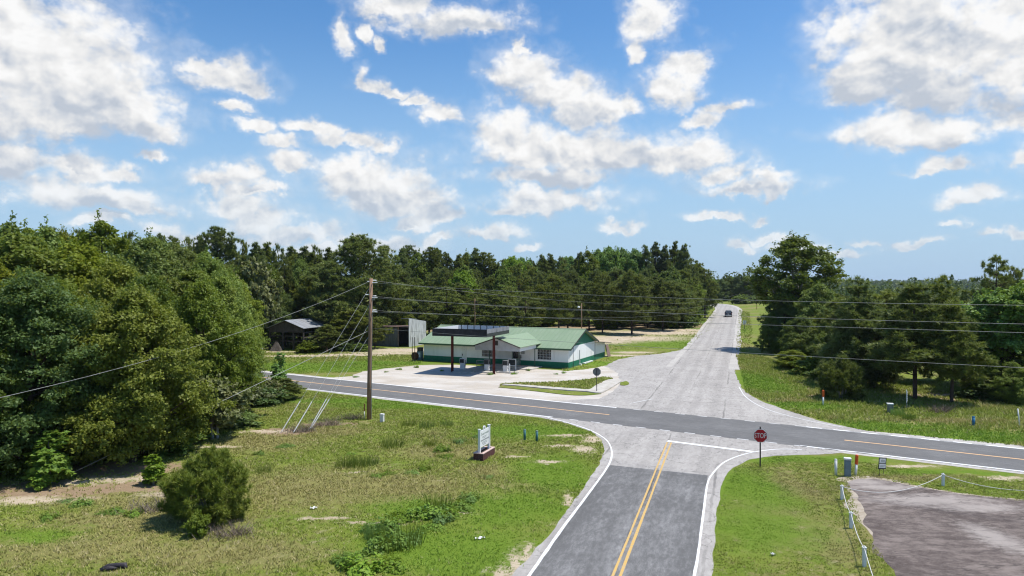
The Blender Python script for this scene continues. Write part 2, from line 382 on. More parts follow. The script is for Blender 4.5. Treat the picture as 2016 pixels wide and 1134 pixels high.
DRY = [gb(120,975,7,2), gb(300,985,4,2), gb(620,960,7,5), gb(520,870,5,4), gb(800,960,5,3.5), gb(300,1020,6,3), gb(880,890,5,2.5), gb(160,1080,6,2.5), gb(640,850,4,2), gb(450,1090,5,2.5), gb(1860,830,8,1.3), gb(1570,960,1.6,4), gb(1800,940,4,.8), gb(1620,1060,1.3,4), gb(960,930,2,2), gb(1560,790,3,1), gb(1462,680,2.5,14)]
LUSH = [gb(1090,930,2.5,4), gb(1010,1000,3.5,3), gb(930,1090,4,3), gb(1040,850,5,2.5), gb(900,800,12,1.6), gb(740,790,10,1.6), gb(640,725,13,4.5), gb(560,720,8,4), gb(760,715,10,3), gb(1330,678,10,9), gb(1380,640,9,26),
        gb(1480,750,3.5,9), gb(1560,800,5,2), gb(1700,840,7,2), gb(1900,860,8,2), gb(1460,960,2.5,5), gb(1500,1040,3,3), gb(1480,900,4,1.5), gb(1640,905,5,.8), gb(1900,930,5,.5), gb(800,1080,2.5,2.5), gb(820,1000,2.5,1.8), gb(1180,715,4,3), gb(60,1060,2.2,.9)]

def ground_mat():
    m, t = newmat('ground_soil_and_grass')
    p = t.n('ShaderNodeTexCoord').outputs['Object']
    P2 = t.v('MULTIPLY', p, (1, 1, 0))
    n1 = t.noise(P2, .11, 5, .6); n2 = t.noise(P2, .55, 6, .65); n3 = t.noise(P2, 2.6, 6, .7); n4 = t.noise(P2, 14, 4, .7)
    wob = t.v('MULTIPLY_ADD', t.v('SUBTRACT', t.noise(P2, .35, 5, .65, 0, 1), (.5, .5, .5)), (5, 5, 0), P2)
    wob2 = t.v('MULTIPLY_ADD', t.v('SUBTRACT', t.noise(P2, 1.1, 6, .7, 0, 1), (.5, .5, .5)), (2.2, 2.2, 0), P2)
    c = t.mix(t.step(n2, .35, .68), (.125, .18, .022), (.175, .205, .034))
    c = t.mix(t.m('MULTIPLY', t.step(t.m('ADD', n3, t.m('MULTIPLY', n1, .5)), .74, .95), .75), c, (.235, .20, .085))
    dry = t.step(t.m('ADD', t.blobs(wob, DRY), t.m('MULTIPLY', t.m('SUBTRACT', n3, .5), 1.6)), -.15, .65)
    dry = t.m('MAXIMUM', dry, t.step(t.m('ADD', n1, t.m('MULTIPLY', n3, .35)), .66, .80))
    c = t.mix(t.m('MULTIPLY', dry, .6), c, t.mix(n4, (.20, .175, .07), (.27, .215, .10)))
    lush = t.step(t.m('ADD', t.blobs(wob, LUSH), t.m('MULTIPLY', t.m('SUBTRACT', t.m('ADD', n3, n2), 1.), 1.6)), -.2, .6)
    c = t.mix(t.m('MULTIPLY', lush, .9), c, t.mix(n3, (.080, .155, .012), (.165, .235, .028)))
    lit = t.step(t.m('ADD', t.blobs(wob, LITTER), t.m('MULTIPLY', t.m('SUBTRACT', n3, .5), 1.6)), -.1, .35)
    c = t.mix(t.m('MULTIPLY', lit, .9), c, t.mix(n3, (.23, .15, .095), (.35, .255, .175)))
    fleck = t.step(t.noise(P2, .95, 6, .72), .56, .68)
    c = t.mix(t.m('MULTIPLY', t.m('MULTIPLY', fleck, t.m('SUBTRACT', 1., lush)), .75), c, t.mix(n4, (.26, .22, .12), (.40, .34, .21)))
    sand = t.step(t.m('ADD', t.blobs(wob2, SAND), t.m('MULTIPLY', t.m('SUBTRACT', t.m('ADD', t.m('MULTIPLY', n3, .6), t.m('MULTIPLY', n4, .4)), .5), 3.2)), -.1, .7)
    c = t.mix(sand, c, t.mix(t.step(t.m('ADD', t.m('MULTIPLY', n4, .5), t.m('MULTIPLY', n2, .5)), .35, .65), (.36, .285, .19), (.56, .47, .355)))
    c = t.mix(t.m('MULTIPLY', t.step(n4, .55, .8), .35), c, (.07, .085, .02))
    bmp = t.m('ADD', n4, t.m('MULTIPLY', n3, 1.2))
    return finish(m, t, c, .95, bmp, .7, .08, spec=.1)
M['ground'] = ground_mat()

def axis_lines(lo, a, b, hi, st):
    mid = list(np.arange(a, b+st/2, st)); l = []; v = a; s = st
    while v > lo: s *= 1.25; v -= s; l.append(v)
    r = []; v = b; s = st
    while v < hi: s *= 1.25; v += s; r.append(v)
    return np.array(l[::-1] + mid + r)
def build_ground():
    xs = axis_lines(-3500, -150, 180, 3500, 3.0); ys = axis_lines(-250, -20, 420, 4500, 3.0)
    X, Y = np.meshgrid(xs, ys); Z = tz(X, Y)
    v = np.stack([X, Y, Z], -1).reshape(-1, 3); nx, ny = len(xs), len(ys)
    i = np.arange(nx*ny).reshape(ny, nx)
    f = np.stack([i[:-1, :-1], i[:-1, 1:], i[1:, 1:], i[1:, :-1]], -1).reshape(-1, 4)
    me = bpy.data.meshes.new('ground'); me.from_pydata(v.tolist(), [], f.tolist()); me.materials.append(M['ground'])
    me.polygons.foreach_set('use_smooth', [True]*len(me.polygons))
    tag(place('ground', me), 'grassy ground with patches of bare sand', None, None, 'structure')
build_ground()

# ------------------------------------------------------------------ roads
def asphalt(name, dark, pale, wear, along, crack=.5, tracks=None):
    """along = direction of travel in the plane; wear = how much pale aggregate shows"""
    m, t = newmat(name)
    p = t.v('MULTIPLY', t.n('ShaderNodeTexCoord').outputs['Object'], (1, 1, 0))
    u = t.v('DOT_PRODUCT', p, (along[0], along[1], 0)); v = t.v('DOT_PRODUCT', p, (-along[1], along[0], 0))
    q = t.comb(u, v)
    big = t.noise(q, .35, 5, .6); mid = t.noise(t.v('MULTIPLY', q, (.55, 1.5, 0)), 2.6, 9, .8); fine = t.noise(t.v('MULTIPLY', q, (1., 1.6, 0)), 24, 4, .85)
    a = t.m('ADD', t.m('MULTIPLY', mid, .6), t.m('ADD', t.m('MULTIPLY', fine, .5), t.m('MULTIPLY', big, .28)))
    wv = t.step(a, .74-wear*.2, .97-wear*.2)
    c = t.mix(wv, dark, pale)
    c = t.mix(t.m('MULTIPLY', t.step(t.noise(t.v('MULTIPLY', q, (.12, 1.1, 0)), .8, 4, .6), .5, .75), .28), c, tuple(x*.62 for x in dark))
    if tracks is not None:
        w_ = t.noise(t.v('MULTIPLY', q, (.15, 1, 0)), .9, 5, .6)
        vv = t.m('ADD', t.m('SUBTRACT', v, tracks), t.m('MULTIPLY', t.m('SUBTRACT', w_, .5), .9))
        tr = t.step(t.m('ABSOLUTE', t.m('SUBTRACT', t.m('ABSOLUTE', t.m('SUBTRACT', t.m('ABSOLUTE', vv), 1.62)), .82)), .1, .55, .26, 0)
        c = t.mix(tr, c, tuple(x*.72 for x in dark))
        vs_ = t.m('ADD', t.m('SUBTRACT', v, tracks), t.m('MULTIPLY', t.m('SUBTRACT', t.noise(q, .8, 4, .6), .5), .3))
        sm_ = t.m('MAXIMUM', t.step(t.m('ABSOLUTE', vs_), .02, .07, .5, 0), t.step(t.m('ABSOLUTE', t.m('SUBTRACT', t.m('ABSOLUTE', vs_), 3.3)), .03, .10, .55, 0))
        c = t.mix(t.m('MULTIPLY', sm_, t.step(t.noise(t.v('MULTIPLY', q, (.3, .3, 0)), .5, 3), .42, .6)), c, tuple(x*.3 for x in dark))
    patch = t.n('ShaderNodeTexVoronoi', {'Vector': t.v('MULTIPLY', q, (.12, .35, 0)), 'Scale': 1., 'Randomness': .8}).outputs['Color']
    c = t.mix(t.m('MULTIPLY', t.step(t.sep(patch)[0], .55, .8), .10), c, tuple(x*.6 for x in dark))
    cn = t.noise(t.v('MULTIPLY', q, (.8, 1, 0)), .45, 5, .55)
    cr = t.step(t.m('ABSOLUTE', t.m('SUBTRACT', cn, .5)), .0, .006, crack, 0)
    cn2 = t.noise(t.v('MULTIPLY', q, (1.2, .25, 0)), .6, 4, .5)
    cr = t.m('MAXIMUM', cr, t.step(t.m('ABSOLUTE', t.m('SUBTRACT', cn2, .47)), .0, .005, crack*.8, 0))
    c = t.mix(cr, c, tuple(x*.35 for x in dark))
    return finish(m, t, c, .9, fine, .35, .01, spec=.2)
HD = (.853, -.522); ND = (.318, .948)
M['asphalt_new'] = asphalt('asphalt_new', (.122, .120, .118), (.275, .27, .265), .6, ND, .1, 4.4)
M['asphalt_highway'] = asphalt('asphalt_highway', (.135, .133, .131), (.225, .222, .218), .45, HD, .1)
M['asphalt_pale'] = asphalt('asphalt_pale', (.305, .285, .265), (.43, .405, .375), .8, ND, .75, 4.6)
M['shoulder_pale'] = asphalt('shoulder_pale', (.36, .335, .305), (.48, .455, .42), .9, HD, .4)
def lot_mat():
    m, t = newmat('lot_old')
    p = t.v('MULTIPLY', t.n('ShaderNodeTexCoord').outputs['Object'], (1, 1, 0))
    big = t.noise(p, .22, 6, .62, .6); mid = t.noise(t.v('MULTIPLY', p, (.8, 1.4, 0)), 1.7, 9, .78); fine = t.noise(p, 24, 4, .75)
    a = t.step(t.m('ADD', t.m('MULTIPLY', big, .7), t.m('MULTIPLY', mid, 1.0)), .70, 1.05)
    c = t.mix(a, (.066, .050, .044), (.205, .168, .148))
    c = t.mix(t.m('MULTIPLY', t.step(fine, .45, .7), .6), c, (.22, .19, .175))
    pale = t.step(t.m('ADD', t.blobs(p, LOTP, .4), t.m('MULTIPLY', t.m('SUBTRACT', mid, .5), 2.)), -.2, .8)
    c = t.mix(t.m('MULTIPLY', pale, .75), c, (.36, .32, .29))
    cr = t.step(t.m('ABSOLUTE', t.m('SUBTRACT', t.noise(t.v('MULTIPLY', p, (.35, 1.4, 0)), .5, 4, .5), .5)), 0., .006, .6, 0)
    return finish(m, t, t.mix(cr, c, (.04, .034, .03)), .9, fine, .4, .012, spec=.2)
LOTP = [gb(1700, 950, 1.6, .8), gb(1830, 985, 3.5, 1.2), gb(1930, 1000, 2.5, .8), gb(1960, 1060, 1.0, 2.2), gb(1745, 960, 2.5, .6)]
M['lot_old'] = lot_mat()
def apron_mat():
    m, t = newmat('forecourt_concrete')
    p = t.v('MULTIPLY', t.n('ShaderNodeTexCoord').outputs['Object'], (1, 1, 0))
    a = t.noise(t.v('MULTIPLY', p, (.6, 1.3, 0)), .32, 7, .65); f = t.noise(p, 9, 5, .7); b = t.noise(p, 1.3, 6, .65)
    c = t.mix(t.step(a, .38, .62), (.54, .505, .46), (.44, .39, .33))
    c = t.mix(t.m('MULTIPLY', t.step(b, .52, .72), .6), c, (.55, .46, .345))
    c = t.mix(t.m('MULTIPLY', t.step(t.noise(t.v('MULTIPLY', p, (.5, 1.5, 0)), .9, 6, .7), .58, .72), .6), c, (.21, .175, .13))
    q = t.comb(t.v('DOT_PRODUCT', p, (.906, -.423, 0)), t.v('DOT_PRODUCT', p, (.423, .906, 0)))
    x, y, z = t.sep(q)
    jt = t.m('MAXIMUM', t.step(t.m('PINGPONG', t.m('ADD', x, 100.), 2.2), .03, .0), t.step(t.m('PINGPONG', t.m('ADD', y, 100.), 2.2), .03, 0.))
    c = t.mix(t.m('MULTIPLY', jt, .5), c, (.2, .17, .12))
    c = t.mix(t.m('MULTIPLY', f, .25), c, (.3, .27, .22))
    return finish(m, t, c, .92, f, .3, .01, spec=.2)
M['apron'] = apron_mat()
def paint(name, c, wear=.35, under=(.3, .3, .3)):
    m, t = newmat(name)
    p = t.n('ShaderNodeTexCoord').outputs['Object']
    a = t.step(t.noise(p, 9, 7, .75), .62-wear*.25, .74-wear*.1)
    return finish(m, t, t.mix(t.m('MULTIPLY', a, .65), c, under), .7, spec=.25)
M['line_white'] = paint('line_white', (.76, .76, .75), .75, (.45, .44, .43))
M['line_faint'] = paint('line_faint', (.66, .66, .65), .9, (.46, .45, .44))
M['line_yellow'] = paint('line_yellow', (.57, .355, .09), .75)
M['line_yellow_pale'] = paint('line_yellow_pale', (.70, .43, .22), .5)

def catmull(P, step=.5):
    P = [np.array(p, float) for p in P]; P = [2*P[0]-P[1]] + P + [2*P[-1]-P[-2]]; out = []
    for i in range(1, len(P)-2):
        n = max(2, int(np.linalg.norm(P[i+1]-P[i])/step))
        for k in range(n):
            t = k/n; a, b, c, d = P[i-1:i+3]
            out.append(.5*((2*b) + (c-a)*t + (2*a-5*b+4*c-d)*t*t + (3*b-a-3*c+d)*t**3))
    out.append(P[-2]); return np.array(out)
def line(P, step=.5):
    P = [np.array(p, float) for p in P]; out = []
    for a, b in zip(P[:-1], P[1:]):
        n = max(1, int(np.linalg.norm(b-a)/step)); out += [a+(b-a)*k/n for k in range(n)]
    return np.array(out+[P[-1]])
RJ = np.random.default_rng(4)
def jit(n, amp):
    if amp == 0: return np.zeros(n)
    r = RJ.normal(size=n+40); k1 = np.convolve(r, np.ones(3)/1.7, 'same'); k2 = np.convolve(r, np.ones(17)/4.1, 'same')
    return amp*(.45*k1+.55*k2)[20:20+n]
def strip(name, pts, lo_, hi_, dz, mat, j=(0, 0), label=None, far=0.):
    """band between two offsets from a path, laid on the land"""
    pts = np.asarray(pts); d = np.gradient(pts, axis=0); d /= np.linalg.norm(d, axis=1)[:, None]
    nrm = np.stack([-d[:, 1], d[:, 0]], 1); n = len(pts); V = []; rows = [0, .25, .5, .75, 1]
    a, b = lo_+jit(n, j[0]), hi_+jit(n, j[1])
    for i in range(n):
        for r in rows:
            q = pts[i] + nrm[i]*(a[i]+(b[i]-a[i])*r); V.append((q[0], q[1], TZ(*q)+dz+far*min(1, max(0, (q[1]-95)/60))))
    k = len(rows); Fc = [(i*k+c, i*k+c+1, (i+1)*k+c+1, (i+1)*k+c) for i in range(n-1) for c in range(k-1)]
    me = bpy.data.meshes.new(name); me.from_pydata(V, [], Fc); me.materials.append(mat)
    return tag(place(name, me), label, None, None, 'structure')
def inside(P, poly):
    x, y = P[:, 0], P[:, 1]; r = np.zeros(len(P), bool); n = len(poly)
    for i in range(n):
        (x0, y0), (x1, y1) = poly[i], poly[(i+1) % n]
        c = ((y0 > y) != (y1 > y)) & (x < (x1-x0)*(y-y0)/(y1-y0+1e-12)+x0); r ^= c
    return r
def sheet(name, P, dz, mat, j=.08, label=None, step=.4, kind='structure'):
    """flat area with a crumbling outline"""
    q = line(list(P)+[P[0]], step)[:-1]; d = np.roll(q, -1, 0)-np.roll(q, 1, 0); d /= np.linalg.norm(d, axis=1)[:, None]+1e-9
    q = q + np.stack([-d[:, 1], d[:, 0]], 1)*jit(len(q), j)[:, None]
    lo_, hi_ = q.min(0), q.max(0); gx, gy = np.meshgrid(np.arange(lo_[0], hi_[0], 4.), np.arange(lo_[1], hi_[1], 4.))
    inner = np.stack([gx.ravel(), gy.ravel()], 1); inner = inner[inside(inner, [tuple(p) for p in q])]
    n = len(q); co = [Vector(p) for p in np.concatenate([q, inner])]
    vs, _, fs, *_ = delaunay_2d_cdt(co, [], [list(range(n))], 1, 1e-4)
    me = bpy.data.meshes.new(name); me.from_pydata([(v.x, v.y, dz+TZ(v.x, v.y)) for v in vs], [], [tuple(f) for f in fs]); me.materials.append(mat)
    if me.polygons[0].normal.z < 0: me.flip_normals()
    return tag(place(name, me), label, None, None, kind)

G = lambda *l: [g(*p) for p in l]
hc0, hc1 = np.array(g(555, 747.5)), np.array(g(2016, 905.5))
hdir = (hc1-hc0)/np.linalg.norm(hc1-hc0); hn = np.array([-hdir[1], hdir[0]])
hway = line([hc0-hdir*75, hc1+hdir*45], .8)
def hpt(px, py, off=None):
    """point on the highway: nearest on its centre line, moved sideways by off"""
    p = np.array(g(px, py)); s = np.dot(p-hc0, hdir); return hc0+hdir*s+hn*(np.dot(p-hc0, hn) if off is None else off)
nr0 = np.array(g(1215, 1134)); nr1 = np.array(g(1318, 872)); ndir = (nr1-nr0)/np.linalg.norm(nr1-nr0)
nback = nr0-ndir*60

strip('shoulder', hway, -3.85, 4.3, .006, M['shoulder_pale'], (.10, .14), 'pale worn road shoulder along the highway')
# the near road's pale base and flare
jl = G((1013,1134),(1050,1088),(1095,1035),(1140,975),(1165,935),(1183,905),(1190,885),(1185,868),(1165,850),(1120,834),(1060,822),(980,808))
jr = [tuple(hpt(1660,900,-3.8))] + G((1600,897),(1530,898),(1478,906),(1448,922),(1428,950),(1415,990),(1408,1040),(1402,1134))
poly = [tuple(np.array(jl[0])-ndir*60)] + jl + [tuple(hpt(980,808,-2)), tuple(hpt(1660,905,-2))] + jr + [tuple(np.array(jr[-1])-ndir*60)]
sheet('junction_pavement', poly, .010, M['asphalt_pale'], .09, 'pale cracked pavement of the side road mouth')
# far side: mouth of the far road
fl = [tuple(hpt(1080,789,3)), *G((1120,789),(1180,786),(1205,770),(1225,752),(1215,735),(1190,722),(1215,708),(1255,701),(1300,697),(1338,690),(1356,683))]
fr = G((1447,690),(1448,715),(1452,748),(1460,766),(1477,779),(1500,791),(1548,808.5),(1606,827),(1720,852),(1840,867.5),(1960,879))
sheet('road_mouth', fl + fr + [tuple(hpt(1960,879,2))], .012, M['asphalt_pale'], .12, 'wide pale mouth of the road that runs to the far hills')
fore = [tuple(hpt(545,738,2.5)), *G((560,739),(640,745),(690,741),(720,732),(760,726),(830,719),(900,718),(960,722),(1060,727),(1118,731),(1160,727),(1195,720),(1225,735),(1232,755),(1205,775),(1180,788)), tuple(hpt(1190,790,2.5))]
sheet('forecourt', fore, .008, M['apron'], .25, 'sandy broken concrete forecourt of the closed fuel station')
# far road
FR = [(13.0,55.),(32.0,110.),(45.2,149.5),(58.3,188.),(71.5,227.),(79.5,255.),(82.5,278.),(79.,302.),(69.,325.),(52.,345.)]
frp = catmull(FR, 1.2)
sel = frp[frp[:, 1] > 84]
strip('far_road_shoulder', sel, -4.55, 4.1, .016, M['shoulder_pale'], (.16, .16), 'pale sandy edge of the road that climbs to the far hills', .05)
strip('far_road', sel, -3.4, 3.4, .020, M['asphalt_pale'], (.05, .05), 'pale worn road climbing to a left bend', .06)
def smooth_seal(): pass
strip('highway', hway, -3.35, 3.35, .016, M['asphalt_highway'], (.02, .02), 'dark grey two lane highway crossing the picture')
wl = catmull(G((1043,1134),(1100,1052),(1150,985),(1190,930),(1203,905),(1204,885),(1193,866),(1165,849),(1125,835),(1078,822.5)), .25)
wr = catmull(G((1368,1134),(1377,1080),(1386,1010),(1393,955),(1405,932),(1430,909),(1475,893),(1530,885.5),(1580,886)), .25)
nl = np.array(g(1043,1134))-ndir*60; nrr = np.array(g(1368,1134))-ndir*60
k1, k2 = np.array(g(1197,916)), np.array(g(1394,937))
al = line([nl, tuple(wl[0]), tuple(wl[20]), g(1190,930), tuple(k1)], .5); ar = line([tuple(k2), tuple(wr[30]), tuple(wr[0]), tuple(nrr)], .5)
sheet('near_road', [tuple(p) for p in al] + [tuple(p) for p in ar], .016, M['asphalt_new'], .0, 'dark newer asphalt of the side road', 5.)
# markings
def mark(name, pts, w, mat, label=None, dz=.022, j=.008): return strip(name, pts, -w/2, w/2, dz, mat, (j, j), label)
mark('edge_line', np.concatenate([line([nl, wl[0]], .5)[:-1], wl]), .11, M['line_white'], 'white edge line curving round the left corner of the side road')
mark('edge_line', np.concatenate([line([nrr, wr[0]], .5)[:-1], wr]), .11, M['line_white'], 'white edge line curving round the stop sign corner')
strip('edge_line', line([hc0-hdir*75, hpt(1082,824,0)], .8), -3.34, -3.12, .022, M['line_white'], (.01, .01), 'white edge line of the highway before the side road')
strip('edge_line', line([hpt(1570,885,0), hc1+hdir*45], .8), -3.34, -3.12, .022, M['line_white'], (.01, .01), 'white edge line of the highway after the stop sign')
strip('edge_line', line([hc0-hdir*75, hpt(1235,795,0)], .8), 3.1, 3.34, .022, M['line_white'], (.01, .01), 'white edge line of the highway on the fuel station side')
strip('edge_line', line([hpt(1590,833,0), hc1+hdir*45], .8), 3.1, 3.34, .022, M['line_white'], (.01, .01), 'white edge line of the highway under the pine trees')
mark('edge_line', catmull(G((1240,795),(1270,789),(1228,797),(1190,794))[:2]+G((1285,786)), .3), .1, M['line_faint'], 'faint white line at the forecourt corner')
mark('edge_line', catmull(G((1455,762),(1470,783),(1510,806),(1580,826),(1660,842)), .3), .11, M['line_faint'], 'faint white edge line of the far road mouth')
strip('centre_line', line([hc0-hdir*75, hpt(1203,816,0)], .8), -.09, .09, .022, M['line_yellow_pale'], (.01, .01), 'faded orange centre line of the highway left of the crossing')
strip('centre_line', line([hpt(1664,866,0), hc1+hdir*45], .8), -.09, .09, .022, M['line_yellow_pale'], (.01, .01), 'faded orange centre line of the highway right of the crossing')
yl = line([nback, nr1], .5)
for o in (-.13, .13): strip('centre_line', yl, o-.05, o+.05, .022, M['line_yellow'], (.006, .006), 'one of the double yellow centre lines of the side road')
mark('stop_line', line([g(1314,869), g(1484,890.5)], .3), .38, M['line_white'], 'thick white stop line across the side road')
n_d = 0
for i in range(13):                                   # short dashes across both mouths
    q = hpt(1150, 829, -3.3) + hdir*(i*1.8-1.2)
    if 0 <= i < 12: strip('edge_dash', line([q, q+hdir*.75], .3), -.06, .06, .022, M['line_white'], (.005, .005), 'short white dash across the side road mouth')
for i in range(14):
    q = hpt(1262, 800, 3.25) + hdir*(i*1.8)
    strip('edge_dash', line([q, q+hdir*.75], .3), -.055, .055, .022, M['line_faint'], (.005, .005), 'short faded dash across the far road mouth')
# old parking lot on the right
lot = G((1668,950),(1690,943),(1725,942),(1800,957),(1900,975),(2016,988)) + [(60, 30.5), (60, 8), (12, 8)] + G((1762,1134),(1745,1102),(1730,1080),(1722,1050),(1705,1020),(1692,985))
lq = np.array(lot); lm = lq.mean(0)
sheet('lot_edge', [tuple(p+(p-lm)/np.linalg.norm(p-lm)*.45) for p in lq], .005, M['sand_edge'], .28, 'sandy crumbled edge of the old lot')
sheet('parking_lot', lot, .008, M['lot_old'], .16, 'old grey brown asphalt lot behind the rope fence')

# ------------------------------------------------------------------ the closed store
TH = math.radians(25)
P0 = (6.98, 84.3)                                       # right front corner
def bl(px):
    """distance along the front wall (negative = to the left) at a photo column"""
    k = (px-CX)/F; c, s = math.cos(TH), math.sin(TH); return -(P0[0]-k*P0[1])/(c+k*s)
def bz(px, py):
    return zat(py, P0[1] - bl(px)*math.sin(TH))
store = thing('store_building', 'long low white store with green metal roof and green base band', 'store', (P0[0], P0[1], 0), -TH)
L0, D1, D2, EV, RG = -21.0, 10.4, 15.0, 2.6, 4.5
m = MB(); m.span((L0, 0, 0), (0, .2, EV)); m.build('front_wall', M['store_front'], store)
m = MB()
gab = [(0.2, 0), (D1, 0), (D2, 0), (D2, 2.1), (D1, 2.55), (5.2, RG-.06), (.2, EV-.03)]
m.prism(gab, 0, -.2, 0.); m.build('gable_wall', M['store_gable'], store)
m = MB(); m.prism(gab, 0, L0, L0+.2); m.span((L0, D2-.2, 0), (-.2, D2-.002, 2.0)); m.build('rear_wall', M['store_front'], store)
sl = (RG-EV)/5.2
def slab(m, y0, z0, y1, z1, x0, x1, t=.09): m.prism([(y0, z0), (y1, z1), (y1, z1+t), (y0, z0+t)], 0, x0, x1)
m = MB(); slab(m, -.55, EV-.55*sl, 5.2, RG, L0-.5, .5); slab(m, 5.2, RG, D1+.25, 2.62, L0-.5, .5)
m.prism([(5.05, RG+.07), (5.2, RG+.14), (5.35, RG+.07)], 0, L0-.5, .5)
roof = m.build('roof', M['green_metal'], store)
m = MB(); slab(m, D1-.1, 2.52, D2+.45, 2.02, L0+3, .75, .07); m.build('lean_to_roof', M['dark_steel'], store)
m = MB(); m.span((L0-.5, -.58, EV-.55*sl-.12), (.5, -.552, EV-.55*sl+.06)); m.build('eave_trim', worn('green_trim', (.05, .12, .06), (.08, .14, .08), 3, .6), roof)
m = MB()
for y0, z0, y1, z1 in ((-.55, EV-.55*sl, 5.2, RG), (5.2, RG, D1+.25, 2.62)): m.prism([(y0, z0-.14), (y1, z1-.14), (y1, z1+.07), (y0, z0+.07)], 0, .502, .53)
m.build('rake_trim', worn('rake_dark', (.035, .05, .04), (.06, .06, .05), 3, .6), roof)
for y in (.55, 9.2):
    m = MB(); m.tube([(.42, y, 0), (.42, y, EV+.1+min(y, 10.4-y)*sl*.6)], .035, 8); m.build('downpipe', M['dark_steel'], store)
m = MB(); m.tube([(.06, 4.0, 0), (.06, 4.0, 2.0)], .06, 8); m.span((.02, 3.8, 0), (.3, 4.2, .18)); m.build('vent_pipe', M['white_trim'], store)
m = MB()
for y in (5.2, 6.1, 7.0, 7.9): m.span((.02, y, .05), (.35, y+.75, .17))
m.build('step_block', M['white_trim'], store)
m = MB(); m.span((.02, D2-.3, 0), (.07, D2+1.1, 1.8)); o = m.build('leaning_board', worn('board_pink', (.25, .17, .15), (.18, .12, .1), 3, .8)); o.location = (P0[0]+D2*math.sin(TH)+.5, P0[1]+D2*math.cos(TH)+.1, -.02); 
o.data.transform(__import__('mathutils').Matrix.Translation((0, -D2, 0))); o.rotation_euler = (0, math.radians(-14), -TH)
tag(o, 'faded pinkish board leaning at the rear corner of the white store', 'board')
# windows and doors of the front
def window(x0, x1, z0, z1, nv, nh, y=0.):
    m = MB(); 
    for a, b in (((x0-.07, y-.05, z0-.07), (x1+.07, y+.002, z0)), ((x0-.07, y-.05, z1), (x1+.07, y+.002, z1+.07)), ((x0-.07, y-.05, z0), (x0, y+.002, z1)), ((x1, y-.05, z0), (x1+.07, y+.002, z1))): m.span(a, b)
    f = m.build('window', M['white_trim'], store)
    m = MB(); m.span((x0, y-.02, z0), (x1, y-.004, z1)); m.build('pane', M['glass'], f)
    m = MB()
    for k in range(1, nv): xx = x0+(x1-x0)*k/nv; m.tube([(xx, y-.045, z0), (xx, y-.045, z1)], .013, 5)
    for k in range(1, nh): zz = z0+(z1-z0)*k/nh; m.tube([(x0, y-.05, zz), (x1, y-.05, zz)], .013, 5)
    m.build('security_bars', M['white_trim'], f)
window(bl(1059), bl(1085), .98, 2.22, 9, 4)
window(bl(949.5), bl(975), 1.0, 2.12, 10, 3)
xd = bl(1009)
m = MB(); m.span((xd-.06, -.06, .02), (xd+1.02, .002, 2.15)); d = m.build('door', M['teal_plastic'] if False else worn('door_green', (.35, .40, .38), (.10, .2, .16), 2, .5), store)
m = MB(); m.span((xd+.12, -.075, .95), (xd+.84, -.061, 1.95)); m.build('pane', M['glass'], d)
m = MB(); m.tube([(xd+.9, -.11, .9), (xd+.9, -.11, 1.2)], .02, 6); m.build('handle', M['chrome'], d)
xa, xb = bl(909.5), bl(919)
m = MB(); m.span((xa, -.04, .03), (xb, .002, 2.15)); d = m.build('door', M['white_paint'], store)
m = MB(); m.span((xa+.1, -.055, .15), (xb-.1, -.041, 1.0)); m.span((xa+.1, -.055, 1.15), (xb-.1, -.041, 2.0)); m.build('door_panel', M['white_trim'], d)
m = MB(); m.span((xa+.04, -.08, .95), (xa+.14, -.041, 1.2)); m.build('handle', M['dark_steel'], d)
xa, xb = bl(872), bl(908.5)
m = MB()
for k in range(5): m.span((xa, -.035, .02+k*.43), (xb, .002, .43*(k+1)))
m.build('garage_door', M['store_front'], store)
m = MB(); m.span((bl(1026), -.03, 1.55), (bl(1033), -.003, 1.95)); m.build('notice_board', worn('notice_grey', (.4, .42, .42), (.3, .32, .32), 9, .6), store)
m = MB(); m.tube([(bl(1024.5), -.1, .05), (bl(1024.5), -.1, 1.35)], .05, 8); m.span((bl(1024.5)-.16, -.2, 1.0), (bl(1024.5)+.16, -.04, 1.4)); m.build('meter_box', M['grey_steel'], store)
m = MB(); m.span((bl(913), -.2, 2.22), (bl(916), -.002, 2.36)); m.build('wall_lamp', M['dark_steel'], store)
# porch
PX0, PX1, PY = -10.1, -4.1, -5.6
pc, pe, pk, pf = (PX0+PX1)/2, 2.95, 3.95, 2.42
m = MB(); m.prism([(PX0, pf), (PX1, pf), (PX1, pe), (pc, pk), (PX0, pe)], 1, PY, PY+.12)
pg = m.build('porch_gable', worn('porch_siding', (.60, .60, .60), (.5, .5, .5), 2, .6), store)
m = MB(); m.span((pc+.25-.6, PY-.03, 3.05), (pc+.25-.1, PY-.003, 3.6)); m.build('louvre', M['dark_steel'], pg)
m = MB(); m.span((PX1-.1, PY+.122, pf), (PX1, -.56, pe-.02)); m.span((PX0, PY+.122, pf), (PX0+.1, -.56, pe-.02)); m.span((PX0+.1, PY+.122, pf), (PX1-.1, -.02, pf+.04)); m.build('porch_fascia', M['white_paint'], store)
def yroof(z): return (z-EV)/sl                         # where the main roof reaches a height
m = MB(); psl = (pk-pe)/(pc-PX0); ov = .22
for sx, xe in ((-1, PX0-ov), (1, PX1+ov)):
    ze = pe-ov*psl; yb_e, yb_r = yroof(ze)+.25, yroof(pk)+.25
    v = [(xe, PY-.25, ze), (pc, PY-.25, pk), (pc, yb_r, pk), (xe, yb_e, ze)]
    m.add([(x, y, z+.012) for x, y, z in v]+[(x, y, z+.08) for x, y, z in v], [(0,1,2,3),(4,5,6,7),(0,1,5,4),(1,2,6,5),(2,3,7,6),(3,0,4,7)])
m.build('porch_roof', metal_roof('green_metal_porch', (.235, .315, .19), (.28, .345, .225), 1), store)
m = MB()
